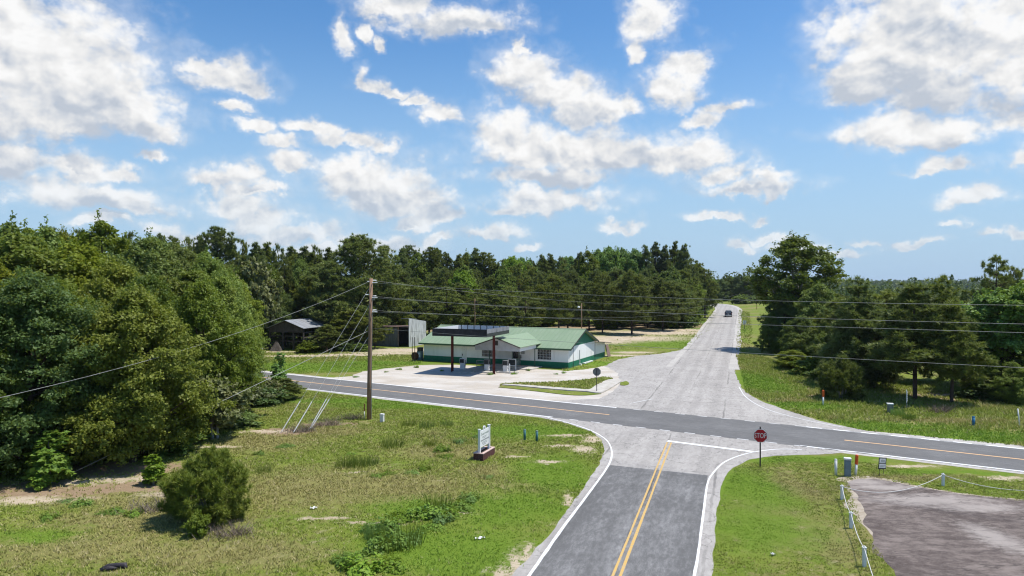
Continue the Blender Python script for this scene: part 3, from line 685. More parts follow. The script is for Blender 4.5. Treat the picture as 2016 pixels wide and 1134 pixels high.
for a, b in (((PX0-ov, PY-.26, pe-ov*psl), (pc, PY-.26, pk)), ((pc, PY-.26, pk), (PX1+ov, PY-.26, pe-ov*psl))): m.tube([a, b], .05, 4)
m.build('porch_rake', M['dark_steel'], store)
for x, y in ((PX0+.5, -2.6), (PX1-.1, -.75)):
    m = MB(); m.tube([(x, y, 0), (x, y, pf)], .06, 8); m.build('porch_post', worn('post_green', (.03, .09, .06), (.06, .1, .08), 4, .5), store)
m = MB(); m.span((PX0, -3.4, .004), (PX1+.6, -.02, .12)); m.build('porch_slab', M['concrete'], store)

# things beside the store
dx_, dy_ = P0[0]+(L0-1.0)*math.cos(TH)+.4*math.sin(TH), P0[1]-(L0-1.0)*math.sin(TH)+.4*math.cos(TH)
t = thing('ice_chest', 'grey cabinet with dark top standing at the far left wall of the store', 'cabinet', (dx_+.15, dy_, 0), -TH)
m = MB(); m.span((-.35, -.3, .05), (.35, .3, 1.25)); m.build('cabinet_body', M['grey_plastic'], t, bevel=.02)
m = MB(); m.span((-.32, -.28, 1.25), (.32, .28, 1.75)); m.build('cabinet_top', M['dark_steel'], t, bevel=.02)
m = MB(); m.span((-.22, -.312, .4), (.22, -.302, 1.05)); m.build('cabinet_panel', M['white_trim'], t)
m = MB(); m.lathe([(.5, -.15), (.55, -.1), (.55, .1), (.5, .15)], (0, 0, .56), 20, 1); o = m.build('rusty_reel', M['rust']); o.location = (dx_-.55, dy_-.1, 0); o.rotation_euler = (0, 0, -TH)
tag(o, 'round rusty reel leaning beside the grey cabinet at the store end', 'reel')
for px, lab in ((811.5, 'thin grey pipe post left of the store, left one of a pair'), (816.5, 'thin grey pipe post left of the store, right one of a pair')):
    x, y = g(px, 712); m = MB(); m.tube([(0, 0, 0), (0, 0, 3.3)], .05, 8); m.lathe([(.09, 0), (.09, .12)]); o = m.build('pipe_post', M['dark_steel'], loc=(x, y, 0)); tag(o, lab, 'post', 'pipe posts left of the store')

# ------------------------------------------------------------------ fuel canopy, pumps
TC = math.radians(21)
can = thing('fuel_canopy', 'black flat fuel canopy with white inside on two red posts', 'canopy', (-2.85, 77.0, 0), -TC)
cw, cdp, ch, cf = 6.9, 7.0, 4.42, .88
m = MB(); m.span((-cw, 0, ch), (0, .06, ch+cf)); m.span((-cw, .06, ch), (-cw+.06, cdp, ch+cf)); m.build('black_fascia', M['black_fascia'], can)
m = MB(); m.span((-cw+.06, cdp-.06, ch), (-.06, cdp, ch+cf)); m.span((-.06, .06, ch), (0, cdp, ch+.42)); m.build('black_fascia', M['black_fascia'], can)
m = MB(); m.span((-.06, .06, ch+.42), (.012, cdp, ch+cf)); m.build('grey_fascia', worn('fascia_grey', (.24, .245, .26), (.10, .10, .11), 1.5, .6, (.4, .75), streak=(1, 1, .3)), can)
m = MB(); m.span((-cw+.08, cdp-.1, ch+.2), (-.08, cdp-.063, ch+cf-.01)); m.span((-cw+.063, .08, ch+.2), (-cw+.1, cdp-.11, ch+cf-.01)); m.build('inner_lining', M['white_paint'], can)
for k in range(8): m = MB(); x = -cw+.5+k*.87; m.span((x-.03, cdp-.16, ch+.2), (x+.03, cdp-.103, ch+cf+.01)); m.build('lining_rib', M['dark_steel'], can)
m = MB(); m.span((-cw+.07, .07, ch+.06), (-.07, cdp-.07, ch+.2)); m.build('deck', worn('deck_grey', (.10, .10, .10), (.06, .06, .06), 2, .7), can)
for x in (-5.35, -.02):
    m = MB(); m.span((x-.11, 2.0, -.02), (x+.11, 2.03, ch+.06)); m.span((x-.11, 2.25, -.02), (x+.11, 2.28, ch+.06)); m.span((x-.02, 2.03, -.02), (x+.02, 2.25, ch+.06)); m.span((x-.18, 1.95, -.02), (x+.18, 2.33, .03))
    m.build('canopy_post', M['red_steel'], can)
def pump(px, py, rz, lab, front='white'):
    x, y = g(px, py); t = thing('fuel_pump', lab, 'fuel pump', (x, y, .14), rz, 'old fuel pumps under the canopy')
    m = MB(); m.span((-.28, -.22, 0), (.28, .22, .72)); m.build('pump_body', M['white_paint'], t, bevel=.02)
    m = MB(); m.span((-.32, -.25, .72), (.32, .25, 1.3)); m.build('pump_head', M['grey_steel'] if front == 'grey' else M['white_trim'], t, bevel=.03)
    m = MB(); m.span((-.27, -.262, .78), (.27, -.252, 1.24)); m.build('dial_panel', M['ink'], t)
    m = MB(); m.tube([(.29, -.05, .95), (.40, -.08, .9), (.42, -.1, .4), (.36, -.1, .25), (.31, -.1, .5)], .022, 6); m.build('hose', M['tyre'], t)
    m = MB(); m.span((.30, -.12, .8), (.36, .02, 1.1)); m.build('nozzle', M['dark_steel'], t)
pump(911, 729, -.35, 'leftmost old white fuel pump, by the dark post of the canopy')
pump(959, 731.5, -.35, 'middle old fuel pump with slanted base under the canopy', 'grey')
pump(995.5, 733.5, -.35, 'rightmost old fuel pump, grey topped, beside the red post', 'grey')
for k, (a, b, lab) in enumerate(((892, 930, 'low concrete pump island under the left canopy post'), (945, 972, 'low concrete pump island at the middle fuel pump'), (980, 1019, 'pale concrete pump island with kerb beside the red canopy post'))):
    x, y = g((a+b)/2, 734.5); l = (b-a)/F*y*1.1
    m = MB(); m.span((-l/2, -.55, -.02), (l/2, .55, .14)); o = m.build('pump_island', M['concrete'], bevel=.04, loc=(x, y+.3, 0)); o.rotation_euler = (0, 0, -TC); tag(o, lab, 'kerb', 'pump islands')
x, y = g(1003, 735.5); m = MB(); m.lathe([(.07, 0), (.07, 1.0), (.04, 1.04)], n=10); o = m.build('guard_post', M['white_plastic'], loc=(x, y, .1)); tag(o, 'short white guard post beside the rightmost fuel pump', 'post')
x, y = g(1008, 729); t = thing('sign_frame', 'empty dark square frame on white legs behind the rightmost pump', 'frame', (x, y, 0), -.35)
m = MB(); m.span((-.45, -.03, .6), (.45, .03, 1.3)); m.build('frame_panel', M['ink'], t)
m = MB()
for a in (-.48, .48): m.span((a-.04, -.04, 0), (a+.04, .04, 1.38))
m.span((-.44, -.04, 1.3), (.44, .04, 1.38)); m.span((-.44, -.04, .52), (.44, .04, .6)); m.build('frame_legs', M['white_trim'], t)
x, y = g(946, 724.5); t = thing('metal_rack', 'low grey metal rack by the porch post', 'rack', (x, y, 0), -.4)
for a in (-.45, .45):
    for b in (-.2, .2): m = MB(); m.tube([(a, b, 0), (a, b, .95)], .025, 6); m.build('leg', M['grey_steel'], t)
m = MB()
for zz in (.2, .55, .93): m.span((-.47, -.22, zz), (.47, .22, zz+.03))
m.build('rack_shelf', M['grey_steel'], t)

# ------------------------------------------------------------------ traffic island with kerb
ti = thing('traffic_island', 'raised grass island with concrete kerb walk in front of the store', 'traffic island', (0, 0, 0))
def slabp(name, P, z0, z1, mat, parent):
    mb = MB(); mb.prism([tuple(p) for p in P], 2, z0, z1); return mb.build(name, mat, parent)
def c3(*l): return G(*[(790+x/4.289, 600+y/4.289) for x, y in l])
walk = catmull(c3((850,683),(1000,694),(1200,714),(1400,730),(1560,741),(1640,752),(1690,750),(1740,728),(1800,692),(1850,660),(1868,642)), .5)
back = catmull(c3((1835,636),(1750,640),(1700,660),(1640,692),(1585,724),(1480,718),(1300,706),(1100,690),(960,681),(870,677)), .5)
slabp('kerb_walk', list(walk)+list(back), -.02, .13, M['concrete'], ti)
gr = catmull(c3((835,686),(850,674),(1000,664),(1200,664),(1400,652),(1600,632),(1700,618),(1760,622),(1790,632)), .5)
gb2 = catmull(c3((1750,641),(1700,661),(1640,693),(1584,725),(1480,719),(1300,707),(1100,691),(960,682),(870,679)), .5)
slabp('grass_bed', list(gr)+list(gb2), -.02, .10, M['ground'], ti)
fr2 = catmull(c3((820,700),(940,712),(1150,735),(1400,764),(1560,768),(1690,756)), .5); fb_ = catmull(c3((1640,754),(1560,743),(1400,732),(1200,716),(1000,696),(850,685)), .5)
slabp('grass_fringe', list(fr2)+list(fb_), -.02, .06, M['ground'], ti)
ge = catmull(c3((1850,662),(1900,650),(1925,670),(1890,684),(1850,682)), .4); slabp('grass_tuft', list(ge), -.02, .07, M['ground'], ti)

# ------------------------------------------------------------------ sheds
def shed_open():
    Y = 108.0; x0, x1 = at(526, Y), at(600, Y); w2 = (x1-x0)/2; xc = (x0+x1)/2
    t = thing('pole_barn', 'open pole barn with dark wooden gable and shiny tin roof', 'barn', (xc, Y, TZ(xc, Y)), math.radians(-14)); dp = 9.
    z0 = TZ(xc, Y); ev, rg = zat(645, Y)-z0, zat(631, Y)-z0
    m = MB(); ovh = .35; s = (rg-ev)/w2
    for k in (-1, 1):
        v = [(k*(w2+ovh), -.4, ev-ovh*s), (0, -.4, rg), (0, dp, rg), (k*(w2+ovh), dp, ev-ovh*s)]
        m.add([(x, y, z+.01) for x, y, z in v]+[(x, y, z+.07) for x, y, z in v], [(0,1,2,3),(4,5,6,7),(0,1,5,4),(1,2,6,5),(2,3,7,6),(3,0,4,7)])
    m.build('roof', metal_roof('barn_tin', (.50, .52, .55), (.26, .24, .23), 1, .2, .38, .5), t)
    m = MB(); m.prism([(-w2, ev-.75), (w2, ev-.75), (w2, ev-.02), (0, rg-.02), (-w2, ev-.02)], 1, 0, .06); m.build('gable_board', M['old_wood'], t)
    for yy in (0.12, dp/2, dp-.1):
        for k in (-1, -.2, .42, 1): 
            m = MB(); m.span((k*w2-.1, yy-.1, 0), (k*w2+.1, yy+.1, ev)); m.build('post', M['old_wood'], t)
    m = MB()
    for zz in (ev-1.4, ev-2.2): m.span((-w2, -.02, zz), (w2, .02, zz+.14))
    for k in (-1, 1):
        for zz in (.9, 1.9, 2.7): m.span((k*w2-.02, .2, zz), (k*w2+.02, dp-.2, zz+.2))
    for zz in (.6, 1.3, 2.0, 2.7): m.span((-w2, dp+.02, zz), (w2, dp+.06, zz+.22))
    m.build('rail', M['old_wood'], t)
    m = MB(); m.add([(-.9, -.5, 0), (.9, -.6, 0), (.8, .9, 0), (-.9, .9, 0), (-.1, .1, 1.5), (.15, .3, 1.45)], [(0,1,5,4),(1,2,5),(2,3,4,5),(3,0,4),(0,3,2,1)])
    o = m.build('timber_heap', M['old_wood']); o.location = (at(543, Y-1.5), Y-1.5, TZ(xc, Y)); tag(o, 'dark peaked heap of old timber in the mouth of the pole barn', 'timber heap')
shed_open()
def shed_tin():
    Y = 113.5; xr = at(806, Y); z0 = TZ(xr, Y)
    t = thing('tin_shed', 'long grey tin shed with a dark doorway and streaky white end wall', 'shed', (xr, Y, z0), math.radians(-20))
    hf, hb, dp, L = 3.2, 3.0, 6., 17.0
    m = MB(); m.prism([(-.1, -.05), (dp, -.05), (dp, 4.0), (-.1, 4.75)], 0, -.1, 0.); m.build('end_wall', M['pale_tin'], t)
    m = MB(); m.span((-L, 0, -.05), (-2.15, .1, hf)); m.build('front_wall', M['tin_wall'], t)
    m = MB(); m.span((-2.2, -.05, 0), (-2.05, .14, hf+.05)); m.build('door_post', worn('pale_wood', (.3, .22, .17), (.2, .15, .12), 4, .8), t)
    m = MB(); m.span((-L, dp-.1, -.05), (-.1, dp-.003, hb)); m.span((-L-.05, .0, -.05), (-L-.002, dp, hb)); m.build('back_wall', M['tin_wall'], t)
    m = MB(); m.prism([(-.5, hf+.1), (dp+.3, hb+.1), (dp+.3, hb+.18), (-.5, hf+.18)], 0, -L-.3, -.12); m.build('roof', worn('rusty_tin', (.17, .09, .06), (.20, .19, .19), .6, .6, metal=.2), t)
    m = MB(); m.prism([(-.3, 4.72), (2.6, 4.47), (2.6, 4.55), (-.3, 4.8)], 0, -1.4, -.02); m.build('lifted_sheet', M['grey_tin'], t)
shed_tin()
x, y = g(508, 694); t = thing('white_tank', 'small white tank on legs at the sandy track, half behind leaves', 'tank', (x, y, TZ(x, y)))
m = MB(); m.lathe([(.3, -.7), (.42, -.6), (.42, .6), (.3, .7)], (0, 0, .75), 14, 0); m.build('tank_body', M['white_plastic'], t, True)
for a in (-.4, .4): m = MB(); m.span((a-.05, -.3, -.05), (a+.05, .3, .42)); m.build('leg', M['dark_steel'], t)

# ------------------------------------------------------------------ utility pole, guys, wires
px0, py0 = g(726.5, 826)
pole = thing('utility_pole', 'tall weathered wooden utility pole at the roadside with guy wires', 'utility pole', (px0, py0, 0))
ptop = zat(548, py0)
m = MB(); m.tube([(0, 0, -.1), (.03, 0, 3), (.1, 0, 7), (.16, 0, ptop)], [.19, .175, .155, .13], 12); m.build('pole_shaft', M['wood_pole'], pole, True)
m = MB(); m.tube([(.17, -.06, .05), (.2, -.06, 4), (.26, -.03, 9.5)], .028, 6); m.build('conduit', M['grey_steel'], pole)
m = MB(); m.lathe([(.185, 0), (.185, .05)], (0.05, 0, 2.35), 12); m.build('band', M['grey_steel'], pole)
hA, hB = [zat(q, py0) for q in (556.5, 586, 614, 646)], [zat(q, py0) for q in (552, 583, 611)]
def insul(z, dx_, dy_, l=.55):
    m = MB(); a = Vector((.14, 0, z)); d = Vector((dx_, dy_, 0)).normalized()
    m.tube([a+d*(.12+l*i/8) for i in range(9)], [.02, .055, .03, .055, .03, .055, .03, .055, .02], 8); m.build('insulator', M['porcelain'], pole)
DA = Vector((.853, -.522, 0)); 
bx, by = at(1490, 235), 235.
DB = (Vector((bx, by, 0))-Vector((px0, py0, 0))).normalized()
for z in hA[:3]: insul(z, DA.x, DA.y)
for z in hB: insul(z, DB.x, DB.y)
insul(zat(580, py0), -.7, -.6, .35); insul(ptop-.25, -.7, -.6, .2)
m = MB(); m.span((.1, -.05, hA[1]-.2), (.42, .05, hA[1]+.15)); m.build('wire_bracket', M['grey_steel'], pole)
def wire(name, pts, r, label, grp, mat='wire'):
    mb = MB(); mb.tube(pts, r, 5); return tag(mb.build(name, M[mat], None, True), label, 'wire', grp)
def para(z0, z1, t1, T):
    """height along a span: z0 at the pole, z1 at distance t1, level supports T apart"""
    k = (z1-z0)/(t1*(t1-T)); return lambda t: z0 + k*t*(t-T)
zR = [zat(q, 31.5) for q in (601, 638, 655, 724)]
for i, (z0, z1) in enumerate(zip(hA, zR)):
    f = para(z0, z1, 40.6, 78.)
    a = Vector((px0+.14, py0, 0)); pts = [a + DA*t + Vector((0, 0, f(t))) for t in np.linspace(.6 if i < 3 else 0, 78, 40)]
    wire('power_line', pts, .009, ['topmost wire of those crossing the junction from the pole to the near right', 'second wire from the top crossing the junction to the near right', 'third wire from the top crossing the junction to the near right', 'lowest wire, passing in front of the black canopy and over the junction'][i], 'wires along the highway')
farpole_h = zat(563, by)-TZ(bx, by)
LB = (Vector((bx, by, 0))-Vector((px0, py0, 0))).length
for i, z0 in enumerate(hB):
    ze = zat((565, 573, 581)[i], by); sag = (3.6, 3.4, 3.2)[i]; pts = []
    for t in np.linspace(.6, LB, 48):
        u = t/LB; pts.append(Vector((px0+.14, py0, 0)) + DB*t + Vector((0, 0, z0+(ze-z0)*u-4*sag*u*(1-u))))
    wire('power_line', pts, .008, ['upper thin wire sagging over the store towards the far pole', 'middle thin wire sagging over the store towards the far pole', 'lower thin wire sagging over the store towards the far pole'][i], 'wires over the store')
def far_pole(px, Y, ptop_, pbase, lab, lamp=False):
    x = at(px, Y); z = TZ(x, Y); t = thing('utility_pole', lab, 'utility pole', (x, Y, z)); top = zat(ptop_, Y)-z
    m = MB(); m.tube([(0, 0, -.1), (0, 0, top)], [.10, .07], 8); m.build('pole_shaft', M['wood_pole'], t, True)
    if lamp:
        m = MB(); m.tube([(0, 0, top-.9), (-.3, -.3, top-.6), (-.6, -.6, top-.65)], .04, 6); m.build('lamp_arm', M['grey_steel'], t)
        m = MB(); m.lathe([(.05, .2), (.22, .1), (.26, -.12), (.1, -.2)], (-.6, -.6, top-.7), 10); m.build('lamp_head', M['porcelain'], t)
    else:
        m = MB(); m.span((-.9, -.06, top-.6), (.9, .06, top-.48)); m.build('crossarm', M['old_wood'], t)
    return t
far_pole(1490, by, 562, 600, 'far wooden utility pole on the green verge beside the big tree')
far_pole(1145, 128., 597, 648, 'slim pole with white yard lamp before the pine grove', True)
far_pole(935, 132., 588, 640, 'thin dark pole among the pine trunks behind the canopy')
guys = [((724, 568), (551, 853)), ((725, 602), (575, 854)), ((723, 638), (606, 848)), ((722.5, 661), (609, 847))]
glab = ['outermost slanting guy wire of the roadside pole', 'second slanting guy wire from the left of the roadside pole', 'third slanting guy wire of the roadside pole', 'innermost and lowest slanting guy wire of the roadside pole']
for (t0, b0), lab in zip(guys, glab):
    a = Vector((px0, py0, zat(t0[1], py0))); q = g(*b0); b = Vector((q[0], q[1], -.05)); d = (b-a)
    t = thing('guy_wire', lab, 'guy wire', (q[0], q[1], 0), 0, 'guy wires of the roadside pole'); off = Vector((q[0], q[1], 0))
    m = MB(); m.tube([a-off, b-off], .010, 5); m.build('strand', M['guy'], t)
    m = MB(); u = -d.normalized(); m.tube([b-off+u*.2, b-off+u*2.6], .035, 7); m.build('guy_guard', M['white_plastic'], t)
q = g(88, 957); a = Vector((px0, py0, zat(651, py0))); b = Vector((q[0], q[1], 0))
wire('guy_wire', [a, b], .016, 'long low guy wire slanting down into the shade under the left trees', 'guy wires of the roadside pole')
a = Vector((px0, py0, ptop-.25)); pts = []
for t in np.linspace(0, 40, 24):
    z = (ptop-.25) + (5.2-ptop+.25)/25*t + .004*t*(t-25)
    pts.append(Vector((px0-.5*t, py0-.86*t, z)))
wire('span_wire', pts, .010, 'thick wire slanting from the pole top down across the left trees', None)

# ------------------------------------------------------------------ marker posts and pedestals
def post(px, py, h, r, body, cap, cat, name, lab, capfrac=.4, lean=0., grp=None, sides=10, capr=1.25):
    x, y = g(px, py); t = thing(name, lab, cat, (x, y, TZ(x, y)), 0, grp); t.rotation_euler = (0, lean, 0)
    hb = h*(1-capfrac)
    m = MB(); m.lathe([(r, -.05), (r, hb)], n=sides); m.build('post_body', M[body], t, True if sides > 6 else False)
    if cap: m = MB(); m.lathe([(r*capr, hb-.02), (r*capr, h-.04), (r*.9, h)], n=sides); m.build('post_cap', M[cap], t)
    return t
def pedestal(px, py, w_, h, body, cap, lab, rz=-.3):
    x, y = g(px, py); t = thing('cable_pedestal', lab, 'pedestal', (x, y, TZ(x, y)), rz)
    m = MB(); m.span((-w_/2, -w_*.4, -.05), (w_/2, w_*.4, h-.09)); m.build('pedestal_body', M[body], t, bevel=.015)
    m = MB(); m.span((-w_*.56, -w_*.46, h-.1), (w_*.56, w_*.46, h)); m.build('pedestal_lid', M[cap], t, bevel=.015); return t
post(717, 824, 1.15, .035, 'white_plastic', 'brown_plastic', 'marker post', 'marker_post', 'slim white marker post with red brown top beside the utility pole', .5)
pedestal(752, 831, .28, .62, 'white_plastic', 'white_plastic', 'small pale cable pedestal right of the utility pole')
post(1033, 866.5, .72, .085, 'teal_plastic', 'grey_plastic', 'marker post', 'marker_post', 'short dark teal post beside the estate sign, left one of two', .06, 0, 'teal posts in the corner grass', 12, 1.05)
post(1057, 869, .70, .085, 'teal_plastic', 'grey_plastic', 'marker post', 'marker_post', 'short dark teal post nearest the side road corner, right one of two', .06, 0, 'teal posts in the corner grass', 12, 1.05)
post(1646.5, 936, .88, .07, 'white_plastic', 'white_plastic', 'marker post', 'marker_post', 'plain white post left of the grey green pedestal', .05, 0, None, 10, 1.02)
pedestal(1669.5, 938, .32, 1.0, 'grey_plastic', 'white_plastic', 'grey green cable pedestal with white lid beside the parking lot')
post(1685.5, 936, 1.12, .065, 'white_plastic', 'orange_plastic', 'marker post', 'marker_post', 'white marker post with orange top beside the grey green pedestal', .45, .06)
post(1621, 798, 1.3, .075, 'white_plastic', 'orange_plastic', 'marker post', 'marker_post', 'white marker post with orange top in front of the dark cedar bush', .42)
pedestal(1753, 813, .42, .78, 'grey_steel', 'white_plastic', 'small grey cable pedestal in tall grass under the pines')
post(1917.5, 839, .72, .10, 'blue_plastic', 'blue_plastic', 'marker post', 'marker_post', 'short blue post in the verge grass under the pines', .1, 0, None, 10, 1.05)
post(2009, 842, 1.45, .045, 'white_plastic', None, 'stake', 'white_stake', 'thin white leaning stake in tall verge grass', .05, -.12)

# rope fence
RP = [(1658.7, 984.7, 956, 'corner post of the white rope fence at the lot'), (1676.5, 1041, 1009, 'middle post of the rope fence along the lot edge'), (1703, 1117, 1077, 'nearest post of the rope fence along the lot edge'), (1858, 957, 933, 'rope fence post standing beyond the parking lot')]
rp = []
for px, pb, pt, lab in RP:
    x, y = g(px, pb); h = zat(pt, y); rp.append(Vector((x, y, h-.06)))
    t = thing('rope_post', lab, 'post', (x, y, 0), 0, 'white posts of the rope fence')
    m = MB(); m.span((-.055, -.055, -.05), (.055, .055, h-.05)); m.build('post_body', M['white_plastic'], t)
    m = MB(); m.span((-.07, -.07, h-.05), (.07, .07, h-.02)); m.lathe([(.068, h-.02), (.03, h+.03)], n=4); m.build('post_cap', M['white_plastic'], t)
def rope(a, b, sag, lab):
    pts = [a+(b-a)*u-Vector((0, 0, 4*sag*u*(1-u))) for u in np.linspace(0, 1, 22)]
    mb = MB(); mb.tube(pts, .015, 6); tag(mb.build('rope', M['rope'], None, True), lab, 'rope', 'ropes of the fence')
rope(rp[0], rp[1], .18, 'white rope between the corner post and the middle post'); rope(rp[1], rp[2], .18, 'white rope between the middle post and the nearest post')
rope(rp[2], rp[2]+(rp[2]-rp[1])*1.3-Vector((0, 0, .0)), .2, 'white rope running from the nearest post out of sight')
rope(rp[0], rp[3], .55, 'sagging white rope from the corner post across the lot'); rope(rp[3], rp[3]+Vector((6.3, -1.6, .0)), .55, 'sagging white rope from the far post to the right')

# ------------------------------------------------------------------ signs
def text(s, size, name, mat, parent, loc, rot, ext=.004, align='CENTER'):
    c = bpy.data.curves.new(name, 'FONT'); c.body = s; c.size = size; c.extrude = ext; c.align_x = align; c.align_y = 'CENTER'; c.resolution_u = 3
    o = bpy.data.objects.new(name, c); COL.objects.link(o); bpy.context.view_layer.update()
    me = bpy.data.meshes.new_from_object(o.evaluated_get(bpy.context.evaluated_depsgraph_get())); bpy.data.objects.remove(o)
    me.materials.clear(); me.materials.append(mat); q = place(name, me, parent, loc); q.rotation_euler = rot; return q
def octo(r): return [(r*math.cos(math.pi/8+k*math.pi/4), r*math.sin(math.pi/8+k*math.pi/4)) for k in range(8)]
def stop_sign(px, py, h, rz, lab, top=.14):
    x, y = g(px, py); t = thing('stop_sign', lab, 'stop sign', (x, y, 0), rz)
    m = MB(); m.span((-.035, -.0, -.1), (.035, .05, h+top)); m.build('sign_post', M['dark_steel'], t)
    ob = MB(); R = .375/math.cos(math.pi/8); zc = h-.375
    ob.prism([(a, b+zc) for a, b in octo(R)], 1, -.012, -.002); bd = ob.build('sign_board', M['sign_white'], t)
    ob = MB(); ob.prism([(a, b+zc) for a, b in octo(R*.93)], 1, -.018, -.0125); ob.build('sign_face', M['sign_red'], bd)
    ob = MB(); ob.prism([(a, b+zc) for a, b in octo(R*.995)], 1, -.0015, .002); ob.build('sign_rear', M['sign_back'], bd)
    te = text('STOP', .40, 'lettering', M['sign_white'], bd, (0, -.021, zc), (math.pi/2, 0, 0), .003); te.scale = (.70, 1, 1)
    return t
stop_sign(1497.5, 920, 2.16, math.radians(-8), 'red stop sign facing the camera on the grassy corner')
stop_sign(1175, 772.5, 2.35, math.pi+math.radians(-12), 'stop sign seen from its grey back on the kerb island', .0)
# estate sign in a brick planter
ax, ay = g(951, 908.5); bx2, by2 = g(974, 894.5)
ang_ = math.atan2(by2-ay, bx2-ax); ln = math.hypot(bx2-ax, by2-ay)
es = thing('estate_sign', 'white timber estate sign standing in a dark brick planter', 'sign', (ax, ay, 0), ang_)
es.scale = (1, 1, .88)
m = MB(); pw = .62
for a, b in (((0, 0, -.05), (ln, .12, .46)), ((0, pw-.12, -.05), (ln, pw, .46)), ((0, .12, -.05), (.12, pw-.12, .46)), ((ln-.12, .12, -.05), (ln, pw-.12, .46))): m.span(a, b)
pl = m.build('brick_planter', M['planter_brick'], es)
m = MB()
for a, b in (((-.02, -.02, .46), (ln+.02, .13, .51)), ((-.02, pw-.13, .46), (ln+.02, pw+.02, .51)), ((-.02, .13, .46), (.13, pw-.13, .51)), ((ln-.13, .13, .46), (ln+.02, pw-.13, .51))): m.span(a, b)
m.build('planter_coping', worn('coping_pink', (.62, .45, .40), (.5, .36, .32), 6, .8), pl)
m = MB(); m.span((.12, .12, .3), (ln-.12, pw-.12, .36)); m.build('planter_soil', worn('soil', (.09, .07, .05), (.16, .13, .1), 8, .9), pl)
c0, c1, hh = .16, ln-.2, 1.62
for x in (c0, c1):
    m = MB(); m.span((x-.06, .24, .3), (x+.06, .37, .42+hh)); m.span((x-.075, .225, .42+hh), (x+.075, .385, .46+hh)); m.build('sign_post', M['white_paint'], es)
m = MB(); m.span((c0+.06, .28, 1.28), (c1-.06, .33, 1.92)); m.span((c0+.06, .28, .80), (c1-.06, .33, 1.20))
bo = m.build('sign_board', M['white_paint'], es)
m = MB(); cx_, rr = (c0+c1)/2, .17
arc = [(cx_+rr*math.cos(a), 1.92+.08+rr*math.sin(a)) for a in np.linspace(0, math.pi, 13)]; arci = [(cx_+rr*.55*math.cos(a), 1.92+.08+rr*.55*math.sin(a)) for a in np.linspace(math.pi, 0, 13)]
m.prism([(cx_+rr, 1.915)] + arc + [(cx_-rr, 1.915), (cx_-rr*.55, 1.915)] + arci + [(cx_+rr*.55, 1.915)], 1, .28, .33); m.build('sign_arch', M['white_paint'], bo)
m = MB(); m.span((c0+.06, .272, 1.2), (c1-.06, .335, 1.28)); m.build('sign_bar', M['grey_ink'], bo)
te = text('Duscreek', .2, 'lettering', M['green_ink'], bo, (cx_, .277, 1.66), (math.pi/2, 0, 0), .002); te.scale = ((c1-c0-.2)/max(te.dimensions.x, .1), 1.15, 1)
m = MB()
for zz, w0 in ((1.46, .75), (1.37, .55), (1.10, .6), (1.02, .7), (.93, .5)): 
    n = int(w0*10)
    for k in range(n): a = cx_+(k-n/2)*(c1-c0)*.075; m.span((a, .274, zz-.02), (a+(c1-c0)*.05, .2795, zz+.02))
m.build('small_lettering', M['grey_ink'], bo)
# small real estate sign by the lot, white rider sign under the pines, road sign beside the far road
x, y = g(1736, 937); t = thing('yard_sign', 'small dark framed yard sign with two white panels, tilted on wire legs', 'sign', (x, y, 0), .2); t.rotation_euler = (0, .1, .35)
m = MB()
for a in (-.14, .14): m.tube([(a, 0, -.05), (a, 0, .95)], .012, 5)
m.build('sign_leg', M['dark_steel'], t)
m = MB(); m.span((-.27, -.02, .36), (.27, .0, .98)); b = m.build('sign_board', M['ink'], t)
m = MB(); m.span((-.23, -.028, .70), (.2, -.0205, .93)); m.span((-.23, -.028, .42), (.23, -.0205, .65)); m.build('white_panel', M['paper'], b)
m = MB()
for k in range(4): m.span((-.12+k*.07, -.034, .76), (-.08+k*.07, -.0285, .86)); m.span((-.14+k*.08, -.034, .49), (-.10+k*.08, -.0285, .58))
m.build('small_lettering', M['grey_ink'], b)
x, y = g(1786, 803); t = thing('yard_sign', 'narrow tall white sign turned edgeways beside the pine trunk', 'sign', (x, y, 0), math.radians(52))
m = MB(); m.span((-.03, -.03, -.05), (.03, .03, .5)); m.build('sign_leg', M['grey_steel'], t)
m = MB(); m.prism([(-.25, .45), (.25, .55), (.25, 1.25), (.12, 1.42), (.05, 1.3), (-.1, 1.55), (-.25, 1.4)], 1, -.015, .015); b = m.build('sign_board', M['sign_white'], t)
m = MB()
for k in range(4): m.span((-.17, -.022, .65+k*.16), (.17, -.0155, .73+k*.16))
m.build('small_lettering', M['grey_ink'], b)
x, y = g(1466, 648.5); t = thing('speed_sign', 'small white speed limit sign on the right verge of the far road', 'road sign', (x, y, TZ(x, y)), math.radians(-16))
m = MB(); m.span((-.05, 0, -.1), (.05, .06, 1.95)); m.build('sign_post', M['dark_steel'], t)
m = MB(); m.span((-.36, -.02, 1.1), (.36, -.002, 2.0)); b = m.build('sign_board', M['sign_white'], t)
text('SPEED', .16, 'lettering', M['ink'], b, (0, -.026, 1.86), (math.pi/2, 0, 0)); text('LIMIT', .16, 'lettering', M['ink'], b, (0, -.026, 1.68), (math.pi/2, 0, 0)); text('45', .46, 'numerals', M['ink'], b, (0, -.026, 1.37), (math.pi/2, 0, 0))
x, y = g(1374, 632); t = thing('road_sign', 'small sign seen from its grey back on the left verge of the far road', 'road sign', (x, y, TZ(x, y)), math.radians(-16))
m = MB(); m.span((-.04, -.06, -.1), (.04, 0, 2.4)); m.build('sign_post', M['grey_steel'], t)
m = MB(); m.prism([(-.4, 1.6), (.4, 1.6), (.4, 2.5), (-.4, 2.5)], 1, .002, .02); m.build('sign_board', M['grey_steel'], t)

